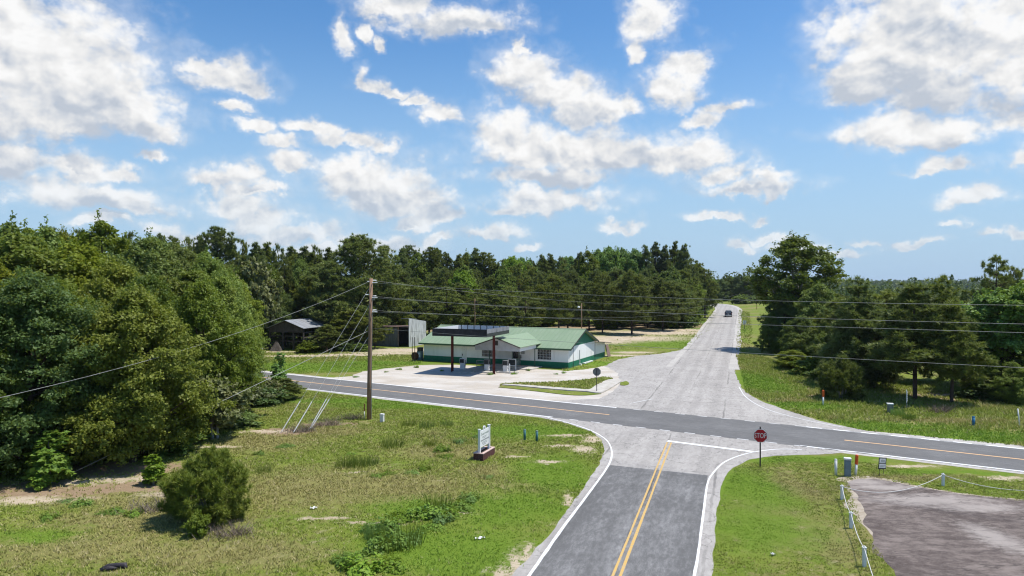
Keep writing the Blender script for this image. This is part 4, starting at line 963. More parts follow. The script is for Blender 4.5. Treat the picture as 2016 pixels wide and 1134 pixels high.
# ------------------------------------------------------------------ car on the far road
cy = 196.; cx_ = 13.0 + (58.3-13.0)/(188-55)*(cy-55) + 1.15
car = thing('parked_car' if False else 'dark_car', 'dark sport utility car driving away on the pale far road', 'car', (cx_, cy, TZ(cx_, cy)+.09), -math.atan2(.34, 1))
prof = [(-2.35, .35), (-2.4, .6), (-2.33, .98), (-2.2, 1.1), (-1.95, 1.72), (-1.7, 1.8), (.35, 1.78), (1.15, 1.12), (2.1, 1.0), (2.35, .8), (2.4, .4), (2.2, .28), (-2.2, .28)]
def body(hw, hwtop):
    vs = []; n = len(prof)
    for s in (-1, 1):
        for y, z in prof: k = hw if z < 1.15 else hw+(hwtop-hw)*(z-1.1)/.7; vs.append((s*k, y, z))
    mb = MB(); mb.add(vs, [tuple(range(n)), tuple(range(n, 2*n))] + [(i, (i+1) % n, n+(i+1) % n, n+i) for i in range(n)]); return mb
cb = body(.96, .76).build('body', M['car_paint'], car, bevel=.06)
m = MB(); m.add([(-.72, -2.19, 1.16), (.72, -2.19, 1.16), (.62, -1.985, 1.66), (-.62, -1.985, 1.66)], [(0,1,2,3)]); m.V += [(x, y+.03, z-.01) for x, y, z in m.V]; m.F += [(4,5,6,7),(0,1,5,4),(1,2,6,5),(2,3,7,6),(3,0,4,7)]; m.V = [(x, y-.03, z) for x, y, z in m.V]; m.build('rear_window', worn('car_glass', (.10, .11, .12), (.16, .17, .18), 2, .15, spec=.8), car)
for s in (-1, 1):
    m = MB(); m.prism([(-1.7, 1.14), (.95, 1.16), (.3, 1.66), (-1.55, 1.68)], 0, s*.93-.02 if s > 0 else s*.93+.02, s*.955); m.V = [(x*(1-.2*(z-1.14)/.55), y, z) for x, y, z in m.V]; m.build('side_window', M['glass'], car)
    m = MB(); m.span((s*.9-.12, -2.42, .78), (s*.9+.04, -2.3, 1.1)); m.build('tail_light', M['tail_lens'], car, bevel=.02)
    m = MB(); m.span((s*1.0-.1, .55, 1.12), (s*1.0+.1, .75, 1.28)); m.build('mirror', M['car_paint'], car, bevel=.02)
    for yy in (-1.45, 1.5):
        m = MB(); m.lathe([(.25, -.12), (.36, -.11), (.37, 0), (.36, .11), (.25, .12)], (s*.86, yy, .37), 20, 0); wh = m.build('wheel', M['tyre'], car, True)
        m = MB(); m.lathe([(.05, -.125), (.24, -.12), (.24, .12), (.05, .125)], (s*.86, yy, .37), 14, 0); m.build('rim', M['chrome'], wh)
m = MB(); m.span((-.85, -2.5, .38), (.85, -2.36, .6)); m.build('rear_bumper', M['chrome'], car, bevel=.03)
m = MB(); m.span((-.27, -2.44, .74), (.27, -2.38, .9)); m.build('number_plate', M['paper'], car)

# ------------------------------------------------------------------ litter
for px, py, sx, sy, lab in ((945, 1063, .42, .1, 'white scrap of paper lying in the green grass near the side road'), (617, 1003, .3, .15, 'pale crumpled scrap in the dry grass of the left lot'), (1523, 1095, .18, .1, 'small white scrap on the mown lawn right of the side road')):
    x, y = g(px, py); m = MB(); n = 7
    vs = [(sx*(i/(n-1)-.5), sy*(j-.5)+.03*math.sin(i*2.1), .05+.035*math.sin(i*1.7+j*2)+.02*j) for i in range(n) for j in range(2)]; vs += [(a, b, c-.012) for a, b, c in vs]
    m.add(vs, [(2*i, 2*i+1, 2*i+3, 2*i+2) for i in range(n-1)] + [(2*n+2*i, 2*n+2*i+1, 2*n+2*i+3, 2*n+2*i+2) for i in range(n-1)]); o = m.build('paper_scrap', M['paper'], loc=(x, y, .02)); o.rotation_euler = (0, 0, .4); tag(o, lab, 'litter')
x, y = g(219, 1124); t = MB()
t.tube([(-.42, -.05, .05), (-.2, .1, .1), (.1, .12, .14), (.36, .2, .1), (.46, .1, .05)], [.04, .1, .09, .11, .05], 8); t.tube([(-.36, -.1, .04), (-.1, -.03, .09), (.16, .0, .08)], [.04, .09, .04], 8)
o = t.build('torn_tyre', M['rubber_black'], None, True, loc=(x, y, 0)); tag(o, 'torn strip of black tyre lying in the weeds at the near edge', 'torn tyre')

# ------------------------------------------------------------------ trees: leaf and needle meshes
def raw_mesh(name, V, k, mat, col=None):
    """V: (n*k, 3) array, faces of k corners each"""
    n = len(V)//k; me = bpy.data.meshes.new(name)
    me.vertices.add(n*k); me.vertices.foreach_set('co', np.ascontiguousarray(V, np.float32).ravel())
    me.loops.add(n*k); me.loops.foreach_set('vertex_index', np.arange(n*k, dtype=np.int32))
    me.polygons.add(n); me.polygons.foreach_set('loop_start', np.arange(0, n*k, k, dtype=np.int32)); me.polygons.foreach_set('loop_total', np.full(n, k, np.int32))
    if col is not None:
        a = me.color_attributes.new('shade', 'FLOAT_COLOR', 'POINT'); c = np.ones((n*k, 4), np.float32); c[:, :3] = np.repeat(col, k, 0); a.data.foreach_set('color', c.ravel())
    me.materials.append(mat); me.update(calc_edges=True); me.validate(); return me
def unit(v): return v/(np.linalg.norm(v, axis=-1, keepdims=True)+1e-9)
def leaves(C, N, size, rng, aspect=1.7):
    """diamond leaves at C facing N"""
    n = len(C); r = rng.normal(size=(n, 3)); T = unit(np.cross(N, r)); B = np.cross(N, T); s = (size*rng.uniform(.65, 1.35, n))[:, None]
    a = T*s*.5*aspect; b = B*s*.5; drop = N*s*.12
    return np.stack([C-a-drop, C-b+drop*.3, C+a-drop, C+b+drop*.3], 1).reshape(-1, 3)
def profile(kind, t):
    """crown radius (0..1) over crown height t (0..1)"""
    if kind == 'round': return np.sqrt(np.clip(1-(2*t-.95)**2, .02, 1))
    if kind == 'dome': return np.clip((1-t**2.4), .05, 1)**.7*np.clip(.55+t*2, 0, 1)
    if kind == 'cone': return np.clip(1-t, .04, 1)**.75*np.clip(.5+t*3, 0, 1)
    if kind == 'top': return np.sqrt(np.clip(1-(2*t-1)**2, .02, 1))*np.clip(.35+t, 0, 1)
    if kind == 'egg': return np.sqrt(np.clip(1-(1.75*t-.62)**2, .015, 1))
def clumps(rng, h, r, base, n, kind, inner=.45, lump=.3):
    t = rng.uniform(0, 1, n*3); keep = rng.uniform(0, 1, n*3) < profile(kind, t)*.9+.1; t = t[keep][:n]; n = len(t)
    a = rng.uniform(0, 2*math.pi, n)
    k1, k2 = rng.uniform(0, 6.28, 2); l = 1+lump*(np.sin(a*2+k1+t*5)*.5+np.sin(a*3.0+k2-t*8)*.5)
    rad = r*profile(kind, t)*l*np.sqrt(rng.uniform(inner**2, 1, n)); z = h*(base+(1-base)*t)
    return np.stack([rad*np.cos(a), rad*np.sin(a), z], 1)
def make_broad(name, leafmat, bark, seed, h=11., r=4.6, base=.12, n=110, per=210, leaf=.2, rc=1.0, kind='dome', flat=.62, stems=1, droop=.0, lump=.42, inner=.45):
    rng = np.random.default_rng(seed); C = clumps(rng, h-rc*.5, r-rc*.5, base, n, kind, inner, lump)
    cen = np.array([0, 0, h*.5]); cr = rng.uniform(.6, 1.25, len(C))*rc
    d = unit(rng.normal(size=(len(C), per, 3))); d[..., 2] = np.where(rng.uniform(size=d.shape[:2]) < .75, np.abs(d[..., 2]), d[..., 2])
    rr = rng.uniform(.15, 1.25, (len(C), per, 1))**.7
    P = C[:, None]+d*rr*cr[:, None, None]*np.array([1, 1, flat]); P[..., 2] -= droop*(1-d[..., 2])*cr[:, None]
    N = unit(d*.45+unit(C-cen)[:, None]*.35+np.array([0, 0, .65])+rng.normal(size=d.shape)*.7)
    sel = rng.permutation(len(C))[:int(len(C)*.55)]; sp = 16; o = unit(unit(C[sel]-cen)+np.array([0, 0, .45])+rng.normal(size=(len(sel), 3))*.35)      # ragged sprigs past the outline
    tt = np.linspace(.5, 1., sp)[None, :, None]*rng.uniform(1.1, 2.0, (len(sel), 1, 1))*rc
    SP = (C[sel][:, None]+o[:, None]*tt+rng.normal(size=(len(sel), sp, 3))*.14*rc).reshape(-1, 3); SN = unit(np.repeat(o, sp, 0)*.3+np.array([0, 0, .6])+rng.normal(size=SP.shape)*.7)
    P = np.concatenate([P.reshape(-1, 3), SP]); N = np.concatenate([N.reshape(-1, 3), SN])
    crown = raw_mesh(name+'_crown', leaves(P.reshape(-1, 3), N.reshape(-1, 3), leaf, rng), 4, leafmat)
    m = MB()
    for s in range(stems):
        bx_, by_ = (0, 0) if stems == 1 else rng.normal(size=2)*.35
        top = h*.72; m.tube([(bx_, by_, -.2), (bx_*1.2+.1, by_*1.2, h*.2), (bx_*1.6-.1, by_*1.8+.1, h*.45), (bx_*2, by_*2, top)], [.02*h*1.3, .018*h, .013*h, .004*h], 8)
    for q in C[rng.permutation(len(C))[:26]]:
        z0 = max(h*.12, q[2]*rng.uniform(.45, .75)); a = Vector((0, 0, min(z0, h*.65))); b = Vector(q); mid = (a+b)/2+Vector((0, 0, -.06*h*rng.uniform(-.5, 1)))
        m.tube([a, mid, b], [.009*h, .006*h, .002*h], 5, False)
    return m.mesh(name+'_trunk', bark, True, False), crown
def needles(C, U, per, ln, w_, rng, up=.35):
    """tufts of thin needles growing out of points C along U"""
    n = len(C); d = unit(rng.normal(size=(n, per, 3))+U[:, None]*1.0+np.array([0, 0, up])); l = ln*rng.uniform(.6, 1.2, (n, per, 1))
    s = unit(np.cross(d, np.array([0, 0, 1.])+rng.normal(size=d.shape)*.45))*w_*.5; b = C[:, None]+d*l*.08
    return np.stack([b-s, b+s, C[:, None]+d*l], 2).reshape(-1, 3)
def make_pine(name, leafmat, bark, seed, h=14., r=3.6, base=.3, kind='egg', n=260, per=46, ln=.55, w_=.075, sub=5, spread=.75):
    rng = np.random.default_rng(seed); C = clumps(rng, h, r, base, n, kind, .3, .35); m = MB()
    m.tube([(0, 0, -.2), (.05, .03, h*.35), (0, .08, h*.7), (0, 0, h*.97)], [.0135*h, .011*h, .007*h, .0015*h], 8)
    for q in C[:max(24, n//6)]:
        rad = math.hypot(q[0], q[1]); a = Vector((0, 0, max(h*base*.85, q[2]-rad*.35))); m.tube([a, (a+Vector(q))/2+Vector((0, 0, -.05*rad)), Vector(q)], [.004*h, .003*h, .0015*h], 4, False)
    if base > .25:
        for _ in range(7):
            z = rng.uniform(.12, base)*h; a = rng.uniform(0, 6.28); l = rng.uniform(.5, 1.6); m.tube([(0, 0, z), (l*math.cos(a), l*math.sin(a), z+.15)], [.03, .012], 4, False)
    out = unit(C*np.array([1, 1, .0])+1e-6)
    K = (C[:, None]+rng.normal(size=(len(C), sub, 3))*np.array([spread, spread, spread*.5])*.55).reshape(-1, 3)
    U = np.repeat(out, sub, 0)*.7+np.array([0, 0, .35])
    return m.mesh(name+'_trunk', bark, True, False), raw_mesh(name+'_crown', needles(K, U, per, ln, w_, rng), 3, leafmat)

PR = {}
PR['oak'] = make_broad('oak', M['leaf_mid'], M['bark'], 1, 10, 4.6, .06, 430, 210, .105, .6, 'dome', .85)
PR['bigoak'] = make_broad('big_oak', M['leaf_olive'], M['bark'], 41, 10, 4.6, .08, 420, 230, .105, .6, 'dome', .8)
PR['oak2'] = make_broad('oak_two', M['leaf_yellow'], M['bark'], 2, 12, 4.4, .10, 400, 170, .135, .65, 'dome', .85)
PR['dark'] = make_broad('dark_tree', M['leaf_dark'], M['bark'], 3, 12, 4.8, .04, 420, 210, .115, .68, 'dome', .75)
PR['round'] = make_broad('round_tree', M['leaf_bright'], M['bark'], 4, 13, 4.6, .22, 230, 110, .22, .8, 'round', .8)
PR['tall'] = make_broad('tall_tree', M['leaf_mid'], M['bark'], 5, 16, 4.6, .2, 300, 120, .2, .8, 'egg', .8)
PR['open'] = make_broad('open_tree', M['leaf_mid'], M['grey_bark'], 66, 17, 5.4, .30, 260, 130, .19, .85, 'round', .75, 1, 0., .12, .15)
PR['pale'] = make_broad('pale_tree', M['leaf_pale'], M['grey_bark'], 7, 5, 2.3, .12, 70, 80, .19, .55, 'round', .6, 3)
PR['sapling'] = make_broad('sapling', M['leaf_bright'], M['grey_bark'], 8, 3.4, .85, .08, 45, 60, .15, .34, 'cone', .5)
PR['bush'] = make_broad('bush', M['leaf_mid'], M['bark'], 9, 2.2, 1.5, .02, 60, 90, .14, .42, 'dome', .8, 3)
PR['darkbush'] = make_broad('dark_bush', M['leaf_dark'], M['bark'], 10, 2.6, 1.5, .02, 60, 110, .14, .45, 'dome', .8, 3)
PR['pine'] = make_pine('pine', M['needle'], M['pine_bark'], 11, 14, 3.8, .23, 'egg', 105, 34, .5, .10, 9, .62)
PR['pine2'] = make_pine('pine_two', M['needle'], M['pine_bark'], 12, 13, 3.9, .20, 'dome', 115, 34, .5, .10, 9, .62)
PR['pinedark'] = make_pine('pine_dark', M['needle_dark'], M['pine_bark'], 13, 18, 3.4, .42, 'cone', 90, 32, .52, .115, 9, .65)
PR['lone'] = make_pine('lone_pine', M['needle_dark'], M['pine_bark'], 14, 22, 3.3, .66, 'top', 80, 55, .6, .095, 5, .9)
PR['young'] = make_pine('young_pine', M['needle_dark'], M['pine_bark'], 15, 10, 3.0, .25, 'cone', 150, 40, .42, .062, 8, .55)
PR['young2'] = make_pine('young_pine_two', M['needle_dark'], M['pine_bark'], 25, 10, 3.1, .08, 'cone', 175, 40, .42, .062, 8, .55)
PR['bigpine'] = make_pine('big_pine', M['needle'], M['pine_bark'], 16, 18, 7.2, .10, 'dome', 430, 34, .55, .10, 9, .85)
def make_cedar(name, mat, seed, h, r, n, per, ln, w_, kind='egg', base=.0):
    rng = np.random.default_rng(seed); C = clumps(rng, h, r, base, n, kind, .35, .22)
    o = unit(C-np.array([0, 0, h*.2])); k = 13; t = rng.uniform(-.25, .5, (len(C), k, 1))
    C = (C[:, None]+(o*np.array([1, 1, .4])+np.array([0, 0, .75]))[:, None]*t+rng.normal(size=(len(C), k, 3))*(.17-.2*t.clip(0, .5)*.8)).reshape(-1, 3)
    U = np.repeat(o, k, 0)*.9+np.array([0, 0, .55]); m = MB()
    for k in range(7):
        a = k*.9; m.tube([(.05*math.cos(a), .05*math.sin(a), -.1), (r*.35*math.cos(a), r*.35*math.sin(a), h*.4), (r*.5*math.cos(a), r*.5*math.sin(a), h*.75)], [.07, .045, .01], 5, False)
    return m.mesh(name+'_trunk', M['grey_bark'], True, False), raw_mesh(name+'_crown', needles(C, U, per, ln, w_, rng, .5), 3, mat)
PR['cedar'] = make_cedar('cedar', M['cedar'], 17, 3.4, 1.8, 150, 30, .34, .036)
PR['darkcedar'] = make_cedar('dark_cedar', M['needle_dark'], 18, 3.7, 1.75, 110, 28, .38, .045)
# bare tangle of twigs
def make_twigs():
    rng = np.random.default_rng(21); n = 260; a = rng.uniform(0, 6.28, n); b = np.stack([rng.normal(size=n)*.5, rng.normal(size=n)*.35, np.zeros(n)], 1)
    d = unit(np.stack([np.cos(a)*.6, np.sin(a)*.6, rng.uniform(.5, 1.4, n)], 1))*rng.uniform(.5, 1.3, (n, 1)); s = unit(np.cross(d, rng.normal(size=(n, 3))))*.012
    return raw_mesh('twigs', np.stack([b-s, b+s, b+d], 1).reshape(-1, 3), 3, M['dead_twig'])
TW = make_twigs()
def make_weed(name, mat, seed, h, r, n, leaf):
    rng = np.random.default_rng(seed); d = unit(rng.normal(size=(n, 3))*np.array([1, 1, .8])); d[:, 2] = np.abs(d[:, 2]); rr = rng.uniform(.3, 1, (n, 1))**.5
    l = 1+.35*np.sin(np.arctan2(d[:, 1], d[:, 0])*3+seed)[:, None]
    return raw_mesh(name, leaves(d*rr*l*np.array([r, r, h]), unit(d+np.array([0, 0, .8])+rng.normal(size=(n, 3))*.6), leaf, rng, 2.0), 4, mat)
def make_tuft(name, mat, seed, h, r, n, w_=.03):
    rng = np.random.default_rng(seed); a = rng.uniform(0, 6.28, n); q = r*np.sqrt(rng.uniform(0, 1, n)); b = np.stack([q*np.cos(a), q*np.sin(a), np.zeros(n)], 1)
    d = np.stack([np.cos(a)*.3*rng.uniform(0, 1, n), np.sin(a)*.3*rng.uniform(0, 1, n), rng.uniform(.6, 1., n)], 1)*h; s = unit(np.cross(d, rng.normal(size=(n, 3))))*w_*.5
    return raw_mesh(name, np.stack([b-s, b+s, b+d], 1).reshape(-1, 3), 3, mat)
WEED = [make_weed('weed_leaves', M['leaf_bright'], 31, .6, .7, 700, .08), make_weed('weed_leaves_two', M['leaf_bright'], 32, .4, .85, 700, .075)]
TUFT = [make_tuft('tall_stems', M['leaf_mid'], 33, .85, .75, 190, .026), make_tuft('tall_stems_two', M['leaf_bright'], 34, .75, .5, 300, .03)]

rt = random.Random(7); NAMES = dict(oak='oak_tree', bigoak='oak_tree', oak2='yellow_green_tree', dark='dark_broadleaf_tree', round='bright_broadleaf_tree', tall='tall_broadleaf_tree', open='open_crowned_tree', pale='pale_leaved_tree', sapling='sapling', bush='leafy_bush', darkbush='dark_bush',
    pine='pine_tree', pine2='pine_tree', pinedark='tall_pine_tree', lone='lone_pine_tree', young='young_pine_tree', young2='young_pine_tree', bigpine='big_pine_tree', cedar='cedar_bush', darkcedar='cedar_bush')
PH = {}
for k, (tm, cm) in PR.items():
    v = np.empty(len(cm.vertices)*3, np.float32); cm.vertices.foreach_get('co', v); v = v.reshape(-1, 3); PH[k] = (float(np.percentile(v[:, 2], 99.6)), float(np.percentile(np.hypot(v[:, 0], v[:, 1]), 96)))
NTREE = 0
def tree(kind, px, Y, top=None, label=None, group=None, h=None, w_=None, cat=None, X=None):
    """a tree standing at depth Y in the column px; its height comes from the row of its top; w_ = crown width in metres"""
    global NTREE
    x = at(px, Y) if X is None else X; z = TZ(x, Y); hh = h if h else zat(top, Y)-z; ph, pr = PH[kind]
    sz = hh/ph; sx = (w_/2/pr) if w_ else sz*rt.uniform(.9, 1.12)
    name = NAMES[kind]; cat = cat or ('bush' if 'bush' in name else 'sapling' if kind == 'sapling' else 'pine tree' if 'pine' in name else 'tree')
    t = thing(name, label, cat, (x, Y, z-.02), rt.uniform(0, 6.28), group); t.scale = (sx, sx*rt.uniform(.93, 1.07), sz)
    tm, cm = PR[kind]; place('trunk', tm, t); place('crown', cm, t); NTREE += 1; return t

# ------------------------------------------------------------------ the trees themselves
# near wood on the left
tree('dark', 62, 37.5, 545, 'dark blue green tree at the far left edge, tallest of the front row', None, w_=8.6)
tree('dark', -40, 36, 610, 'dark low tree cut off by the left edge of the view', None, w_=6)
tree('bigoak', 262, 40, 578, 'big olive green oak at the front of the left wood', None, w_=8.6)
tree('oak', 395, 48, 560, 'olive green oak behind and right of the big front oak', None, w_=7.0)
tree('oak2', 436, 60, 550, 'yellow green tree at the right end of the left wood above the road', None, w_=6)
tree('dark', 285, 50, 548, 'small dark green crown between the two olive oaks', None, w_=6.5)
tree('tall', 420, 56, 650, 'low mid green tree in front of the yellow green one', None, w_=6.5)
tree('oak', 468, 66, 650, 'leafy tree hanging over the highway at the edge of the left wood', None, w_=4.6)
tree('oak2', 40, 52, 468, 'yellow green crown high above the dark left edge tree', None, w_=11)
tree('oak2', 150, 56, 487, 'broad yellow green crown beside the topmost left crown', None, w_=11)
tree('tall', 205, 68, 442, 'tall dark topped tree on the left skyline with thin twigs', None, w_=9)
tree('tall', 95, 72, 452, 'round dark skyline tree left of the twiggy one', None, w_=9)
tree('oak2', 290, 66, 474, 'light yellow green crown under the left skyline', None, w_=10)
tree('bigoak', 345, 72, 488, 'sunny olive crown below the lone tall pine', None, w_=10)
tree('bigoak', 232, 52, 525, 'sunlit yellow crown just behind the big front oak', None, w_=9)
tree('tall', 15, 66, 446, 'dark green crown at the left end of the skyline', None, w_=9)
tree('oak', 410, 72, 512, 'mid green crown left of the long grey barn gap', None, w_=9)
tree('oak2', 468, 78, 572, 'orange tinged crown beside the highway', None, w_=5)
tree('oak', 120, 46, 560, 'olive crown squeezed behind the dark left edge tree', None, w_=8)
tree('oak', 345, 45, 690, 'low olive branch mass on the right flank of the big front oak', None, w_=5)
tree('pale', 418, 46, 742, 'pale leaved small tree with long leaves in front of the left wood', None, w_=4.6)
tree('pale', 475, 54, 745, 'second pale leaved small tree nearer the highway', None, w_=4.)
tree('sapling', 97, 35.6, 850, 'bright light green sapling at the shaded foot of the left wood', None, w_=2.2)
tree('sapling', 78, 34.6, 925, 'short light green sapling below the bright one', None, w_=1.0)
tree('sapling', 302, 35.5, 895, 'thin leggy sapling left of the round cedar', None, w_=1.3)
tree('young', 562, 62, 745, 'small dark conifer at the right tip of the left wood', None, w_=3.2)
tree('darkbush', 515, 59, 760, 'dark bush among stems beside the small conifer', None, w_=4)
tree('sapling', 549, 68, 695, 'thin sapling rising against the highway', None, w_=1.7)
tree('cedar', 411, 30.4, 886, 'round olive cedar bush alone in the left lot', None, w_=3.8)
tree('bush', 388, 28.2, 1008, 'bright leafy shoot at the foot of the round cedar', None, w_=.95)
tree('bush', 468, 50, 815, 'leafy undergrowth at the foot of the pale leaved trees', None, w_=3)
tree('bush', 545, 61, 775, 'leafy brush by the small conifer at the tip of the left wood', None, w_=3)
tree('pale', 525, 60, 748, 'thin pale leaved tree between the brush and the small conifer', None, w_=3)
for px, Y, top, lab in ((180, 41, 800, 'low dark undergrowth left of the big oak trunk'), (20, 38, 800, 'low dark undergrowth at the left edge'), (330, 44, 810, 'low dark undergrowth right of the big oak trunk'), (425, 52, 790, 'low dark undergrowth behind the pale leaved tree')):
    tree('darkbush', px, Y, top, lab, 'undergrowth in the left wood', w_=5.5)
# crowns packed behind the front of the left wood, up to the highway and beyond it
G1 = 'trees massed in the left wood'
kinds = ['oak', 'oak2', 'tall', 'bigoak', 'oak2', 'pine']
for i, (px, Y, top) in enumerate([(-60,60,450),(-30,80,445),(60,90,447),(130,86,455),(180,92,458),(250,84,468),(300,92,470),(355,88,487),(400,95,492),(425,84,532),(448,95,535),(330,58,540),(180,46,600),(215,60,500),(90,62,490),(-20,48,520),(380,62,530),(340,80,480)]):
    k = kinds[i % 6]; tree(k, px, Y, top+8, 'one of the green crowns crowded together deep in the left wood', G1, w_=9.5)
G2 = 'dark pines on the skyline over the left wood'
tree('lone', 428, 128, 447, 'lone tall pine with an open round top over the left skyline', None, w_=6.4)
for i, (px, Y, top) in enumerate([(255,120,461),(320,124,463),(345,130,468),(372,126,470),(395,132,466),(455,128,472),(480,134,476),(505,128,480),(525,135,480),(548,130,484),(575,138,488),(600,130,488),(622,138,486),(648,140,490),(300,112,470),(225,110,462),(160,112,456),(100,115,452)]):
    tree('pinedark' if i % 3 else 'pine', px, Y, top, 'one of the small dark pine tops along the skyline over the left wood', G2, w_=rt.uniform(5, 7))
tree('pale', 500, 112, 512, 'grey green drooping tree among the dark pines above the pole barn', None, w_=8)
G3 = 'trees behind the sheds'
for i, (px, Y, top, k) in enumerate([(440,108,520,'pine'),(470,112,530,'oak'),(500,116,540,'pine2'),(530,122,525,'tall'),(560,124,520,'pine'),(590,126,515,'oak'),(615,122,540,'pine2'),(545,116,570,'oak'),(470,104,590,'oak2'),(455,102,585,'oak2'),(470,98,610,'oak2'),(620,130,500,'pinedark'),(580,132,505,'pine'),(475,125,505,'pinedark')]):
    tree(k, px, Y, top, 'one of the trees crowded behind the pole barn and tin shed', G3, w_=rt.uniform(6.5, 8.5))
tree('bigpine', 708, 121, 467, 'huge rounded pine towering behind the utility pole', None, w_=17)
tree('pine2', 655, 117, 520, 'pine leaning out over the tin shed, left of the huge pine', None, w_=9)
tree('pine', 770, 122, 545, 'pine over the white shed end, right of the huge pine', None, w_=8)
tree('pine2', 690, 110.5, 610, 'low pine boughs in front of the tin shed', None, w_=8)
tree('pine', 738, 110.5, 625, 'low pine boughs hanging over the shed doorway', None, w_=5)
tree('pine2', 643, 105, 640, 'rounded young pine in front of the pole barn', None, w_=4.6)
tree('bush', 606, 104, 672, 'low sprawling bush right of the pole barn', None, w_=4)
tree('darkbush', 672, 107, 672, 'dark bush before the tin shed wall', None, w_=4)
tree('darkbush', 705, 107, 676, 'dark scrub at the tin shed foot near the pole', None, w_=4)
# grove of pines behind the store: front row with clear trunks
G4 = 'front row of the pine grove'
row = [(812,132,560,'pine2'),(845,140,575,'pine'),(880,136,565,'pine'),(905,142,560,'pine2'),(940,147,570,'pine'),(975,140,575,'pine2'),(1000,150,565,'pine'),(1035,144,578,'pine'),(1065,150,562,'pine'),(1100,136,545,'pine'),(1118,148,560,'pine2'),(1160,152,555,'pine'),(1186,143,540,'pine'),(1215,155,560,'pine2'),(1244,140,535,'pine2'),(1275,156,548,'pine'),(1305,150,550,'pine2'),(1330,158,555,'pine2'),(1350,165,560,'pine')]
ords = 'first second third fourth fifth sixth seventh eighth ninth tenth eleventh twelfth thirteenth fourteenth fifteenth sixteenth seventeenth eighteenth nineteenth'.split()
for i, (px, Y, top, k) in enumerate(row): tree(k, px, Y, top, f'{ords[i]} pine from the white shed along the front row of the pine grove', G4, w_=rt.uniform(7.5, 9.5))
G5 = 'pines behind the front row of the grove'
for i in range(36):
    px = 780+i*16.5+rt.uniform(-6, 6); Y = rt.uniform(162, 190); top = 542+rt.uniform(-22, 8)
    tree(['pine', 'pine2', 'pine', 'tall', 'pine2'][i % 5], px, Y, top, 'one of the pines packed behind the front row of the grove', G5, w_=rt.uniform(6.5, 9))
G6 = 'skyline trees behind the pine grove'
sk = [(760,488,'pine'),(790,490,'pinedark'),(806,483,'lone'),(822,500,'tall'),(850,487,'lone'),(862,490,'pinedark'),(880,498,'pinedark'),(902,502,'pinedark'),(918,500,'tall'),(936,490,'pinedark'),(955,497,'lone'),(972,511,'pinedark'),(992,512,'pine'),(1010,508,'round'),(1028,510,'round'),(1048,513,'pinedark'),(1068,503,'pinedark'),(1085,501,'pinedark'),(1105,508,'pine'),(1122,508,'round'),(1140,498,'pinedark'),(1158,496,'tall'),(1178,494,'round'),(1200,489,'round'),(1225,492,'round'),(1250,494,'round'),(1272,484,'pinedark'),(1290,478,'pinedark'),(1308,484,'pinedark'),(1328,477,'pinedark'),(1346,482,'pinedark'),(1362,510,'pine'),(1376,520,'pine'),(1388,530,'pine')]
desc = {'pine': 'rounded pine', 'pinedark': 'tall dark pine', 'lone': 'thin open topped pine', 'tall': 'tall green tree', 'round': 'bright green round crown'}
for i, (px, top, k) in enumerate(sk):
    lab = f'{desc[k]} on the grove skyline, ' + (f'{ords[i]} from the huge pine' if i < 19 else f'{ords[len(sk)-1-i]} from the far road')
    tree(k, px, 196+rt.uniform(-6, 14), top, lab, G6, w_={'lone': 6.5, 'pinedark': 6.}.get(k, 9.5))
G6b = 'trees filling the wood behind the grove'
for i in range(30):
    px = 745+i*21.5+rt.uniform(-8, 8); tree(['tall', 'pine', 'round', 'pine2', 'pinedark'][i % 5], px, rt.uniform(205, 222), 512+rt.uniform(-8, 16), 'one of the trees filling the wood between the grove and the skyline', G6b, w_=rt.uniform(7.5, 10))
tree('round', 912, 160, 535, 'bright yellow green tree standing among the pines above the canopy', None, w_=7)
tree('bush', 945, 138, 632, 'bright green bush between pine trunks above the canopy', None, w_=3.2)
# left side of the far road
G7 = 'trees along the left of the far road'
for i, (px, Y, top, k) in enumerate([(1345,172,560,'pine2'),(1362,178,545,'tall'),(1374,185,540,'pine'),(1380,196,528,'tall'),(1388,214,535,'pine2'),(1391,232,545,'tall'),(1393,250,552,'oak'),(1394,275,560,'oak'),(1372,168,600,'bush'),(1386,205,598,'darkbush'),(1392,235,594,'darkbush')]):
    tree(k, px-(6 if 'bush' in k else 10), Y, top, f'{"bush" if "bush" in k else "tree"} crowding the left edge of the far road, {ords[i]} counted from the grove', G7, w_=(5 if 'bush' in k else 8))
# trees beyond the bend
for i in range(19):
    Y = 326+rt.uniform(-8, 20); x_ = (.268+i*.0066)*Y; tree(['tall', 'oak', 'pine', 'round', 'pine2'][i % 5], 0, Y, 0, f'tree closing the view beyond the bend of the far road, {ords[i]} from the grove side', 'trees beyond the bend', h=rt.uniform(10, 13), w_=rt.uniform(8, 10), X=x_)
for i in range(7):
    Y = 282+i*5; tree(['bush', 'darkbush'][i % 2], 0, Y, 0, f'bush at the far end of the right verge, {ords[i]} from the near side', 'bushes at the far end of the verge', h=rt.uniform(2.5, 4), w_=rt.uniform(6, 8), X=(.335+.008*i)*Y)
for i in range(15):
    tree('bush' if i % 3 else 'darkbush', 800+i*39+rt.uniform(-9, 9), rt.uniform(154, 176), 0, f'green bush under the pine grove, {ords[i]} from the white shed', 'underbrush of the pine grove', h=rt.uniform(1.6, 3.2), w_=rt.uniform(4, 6.5))
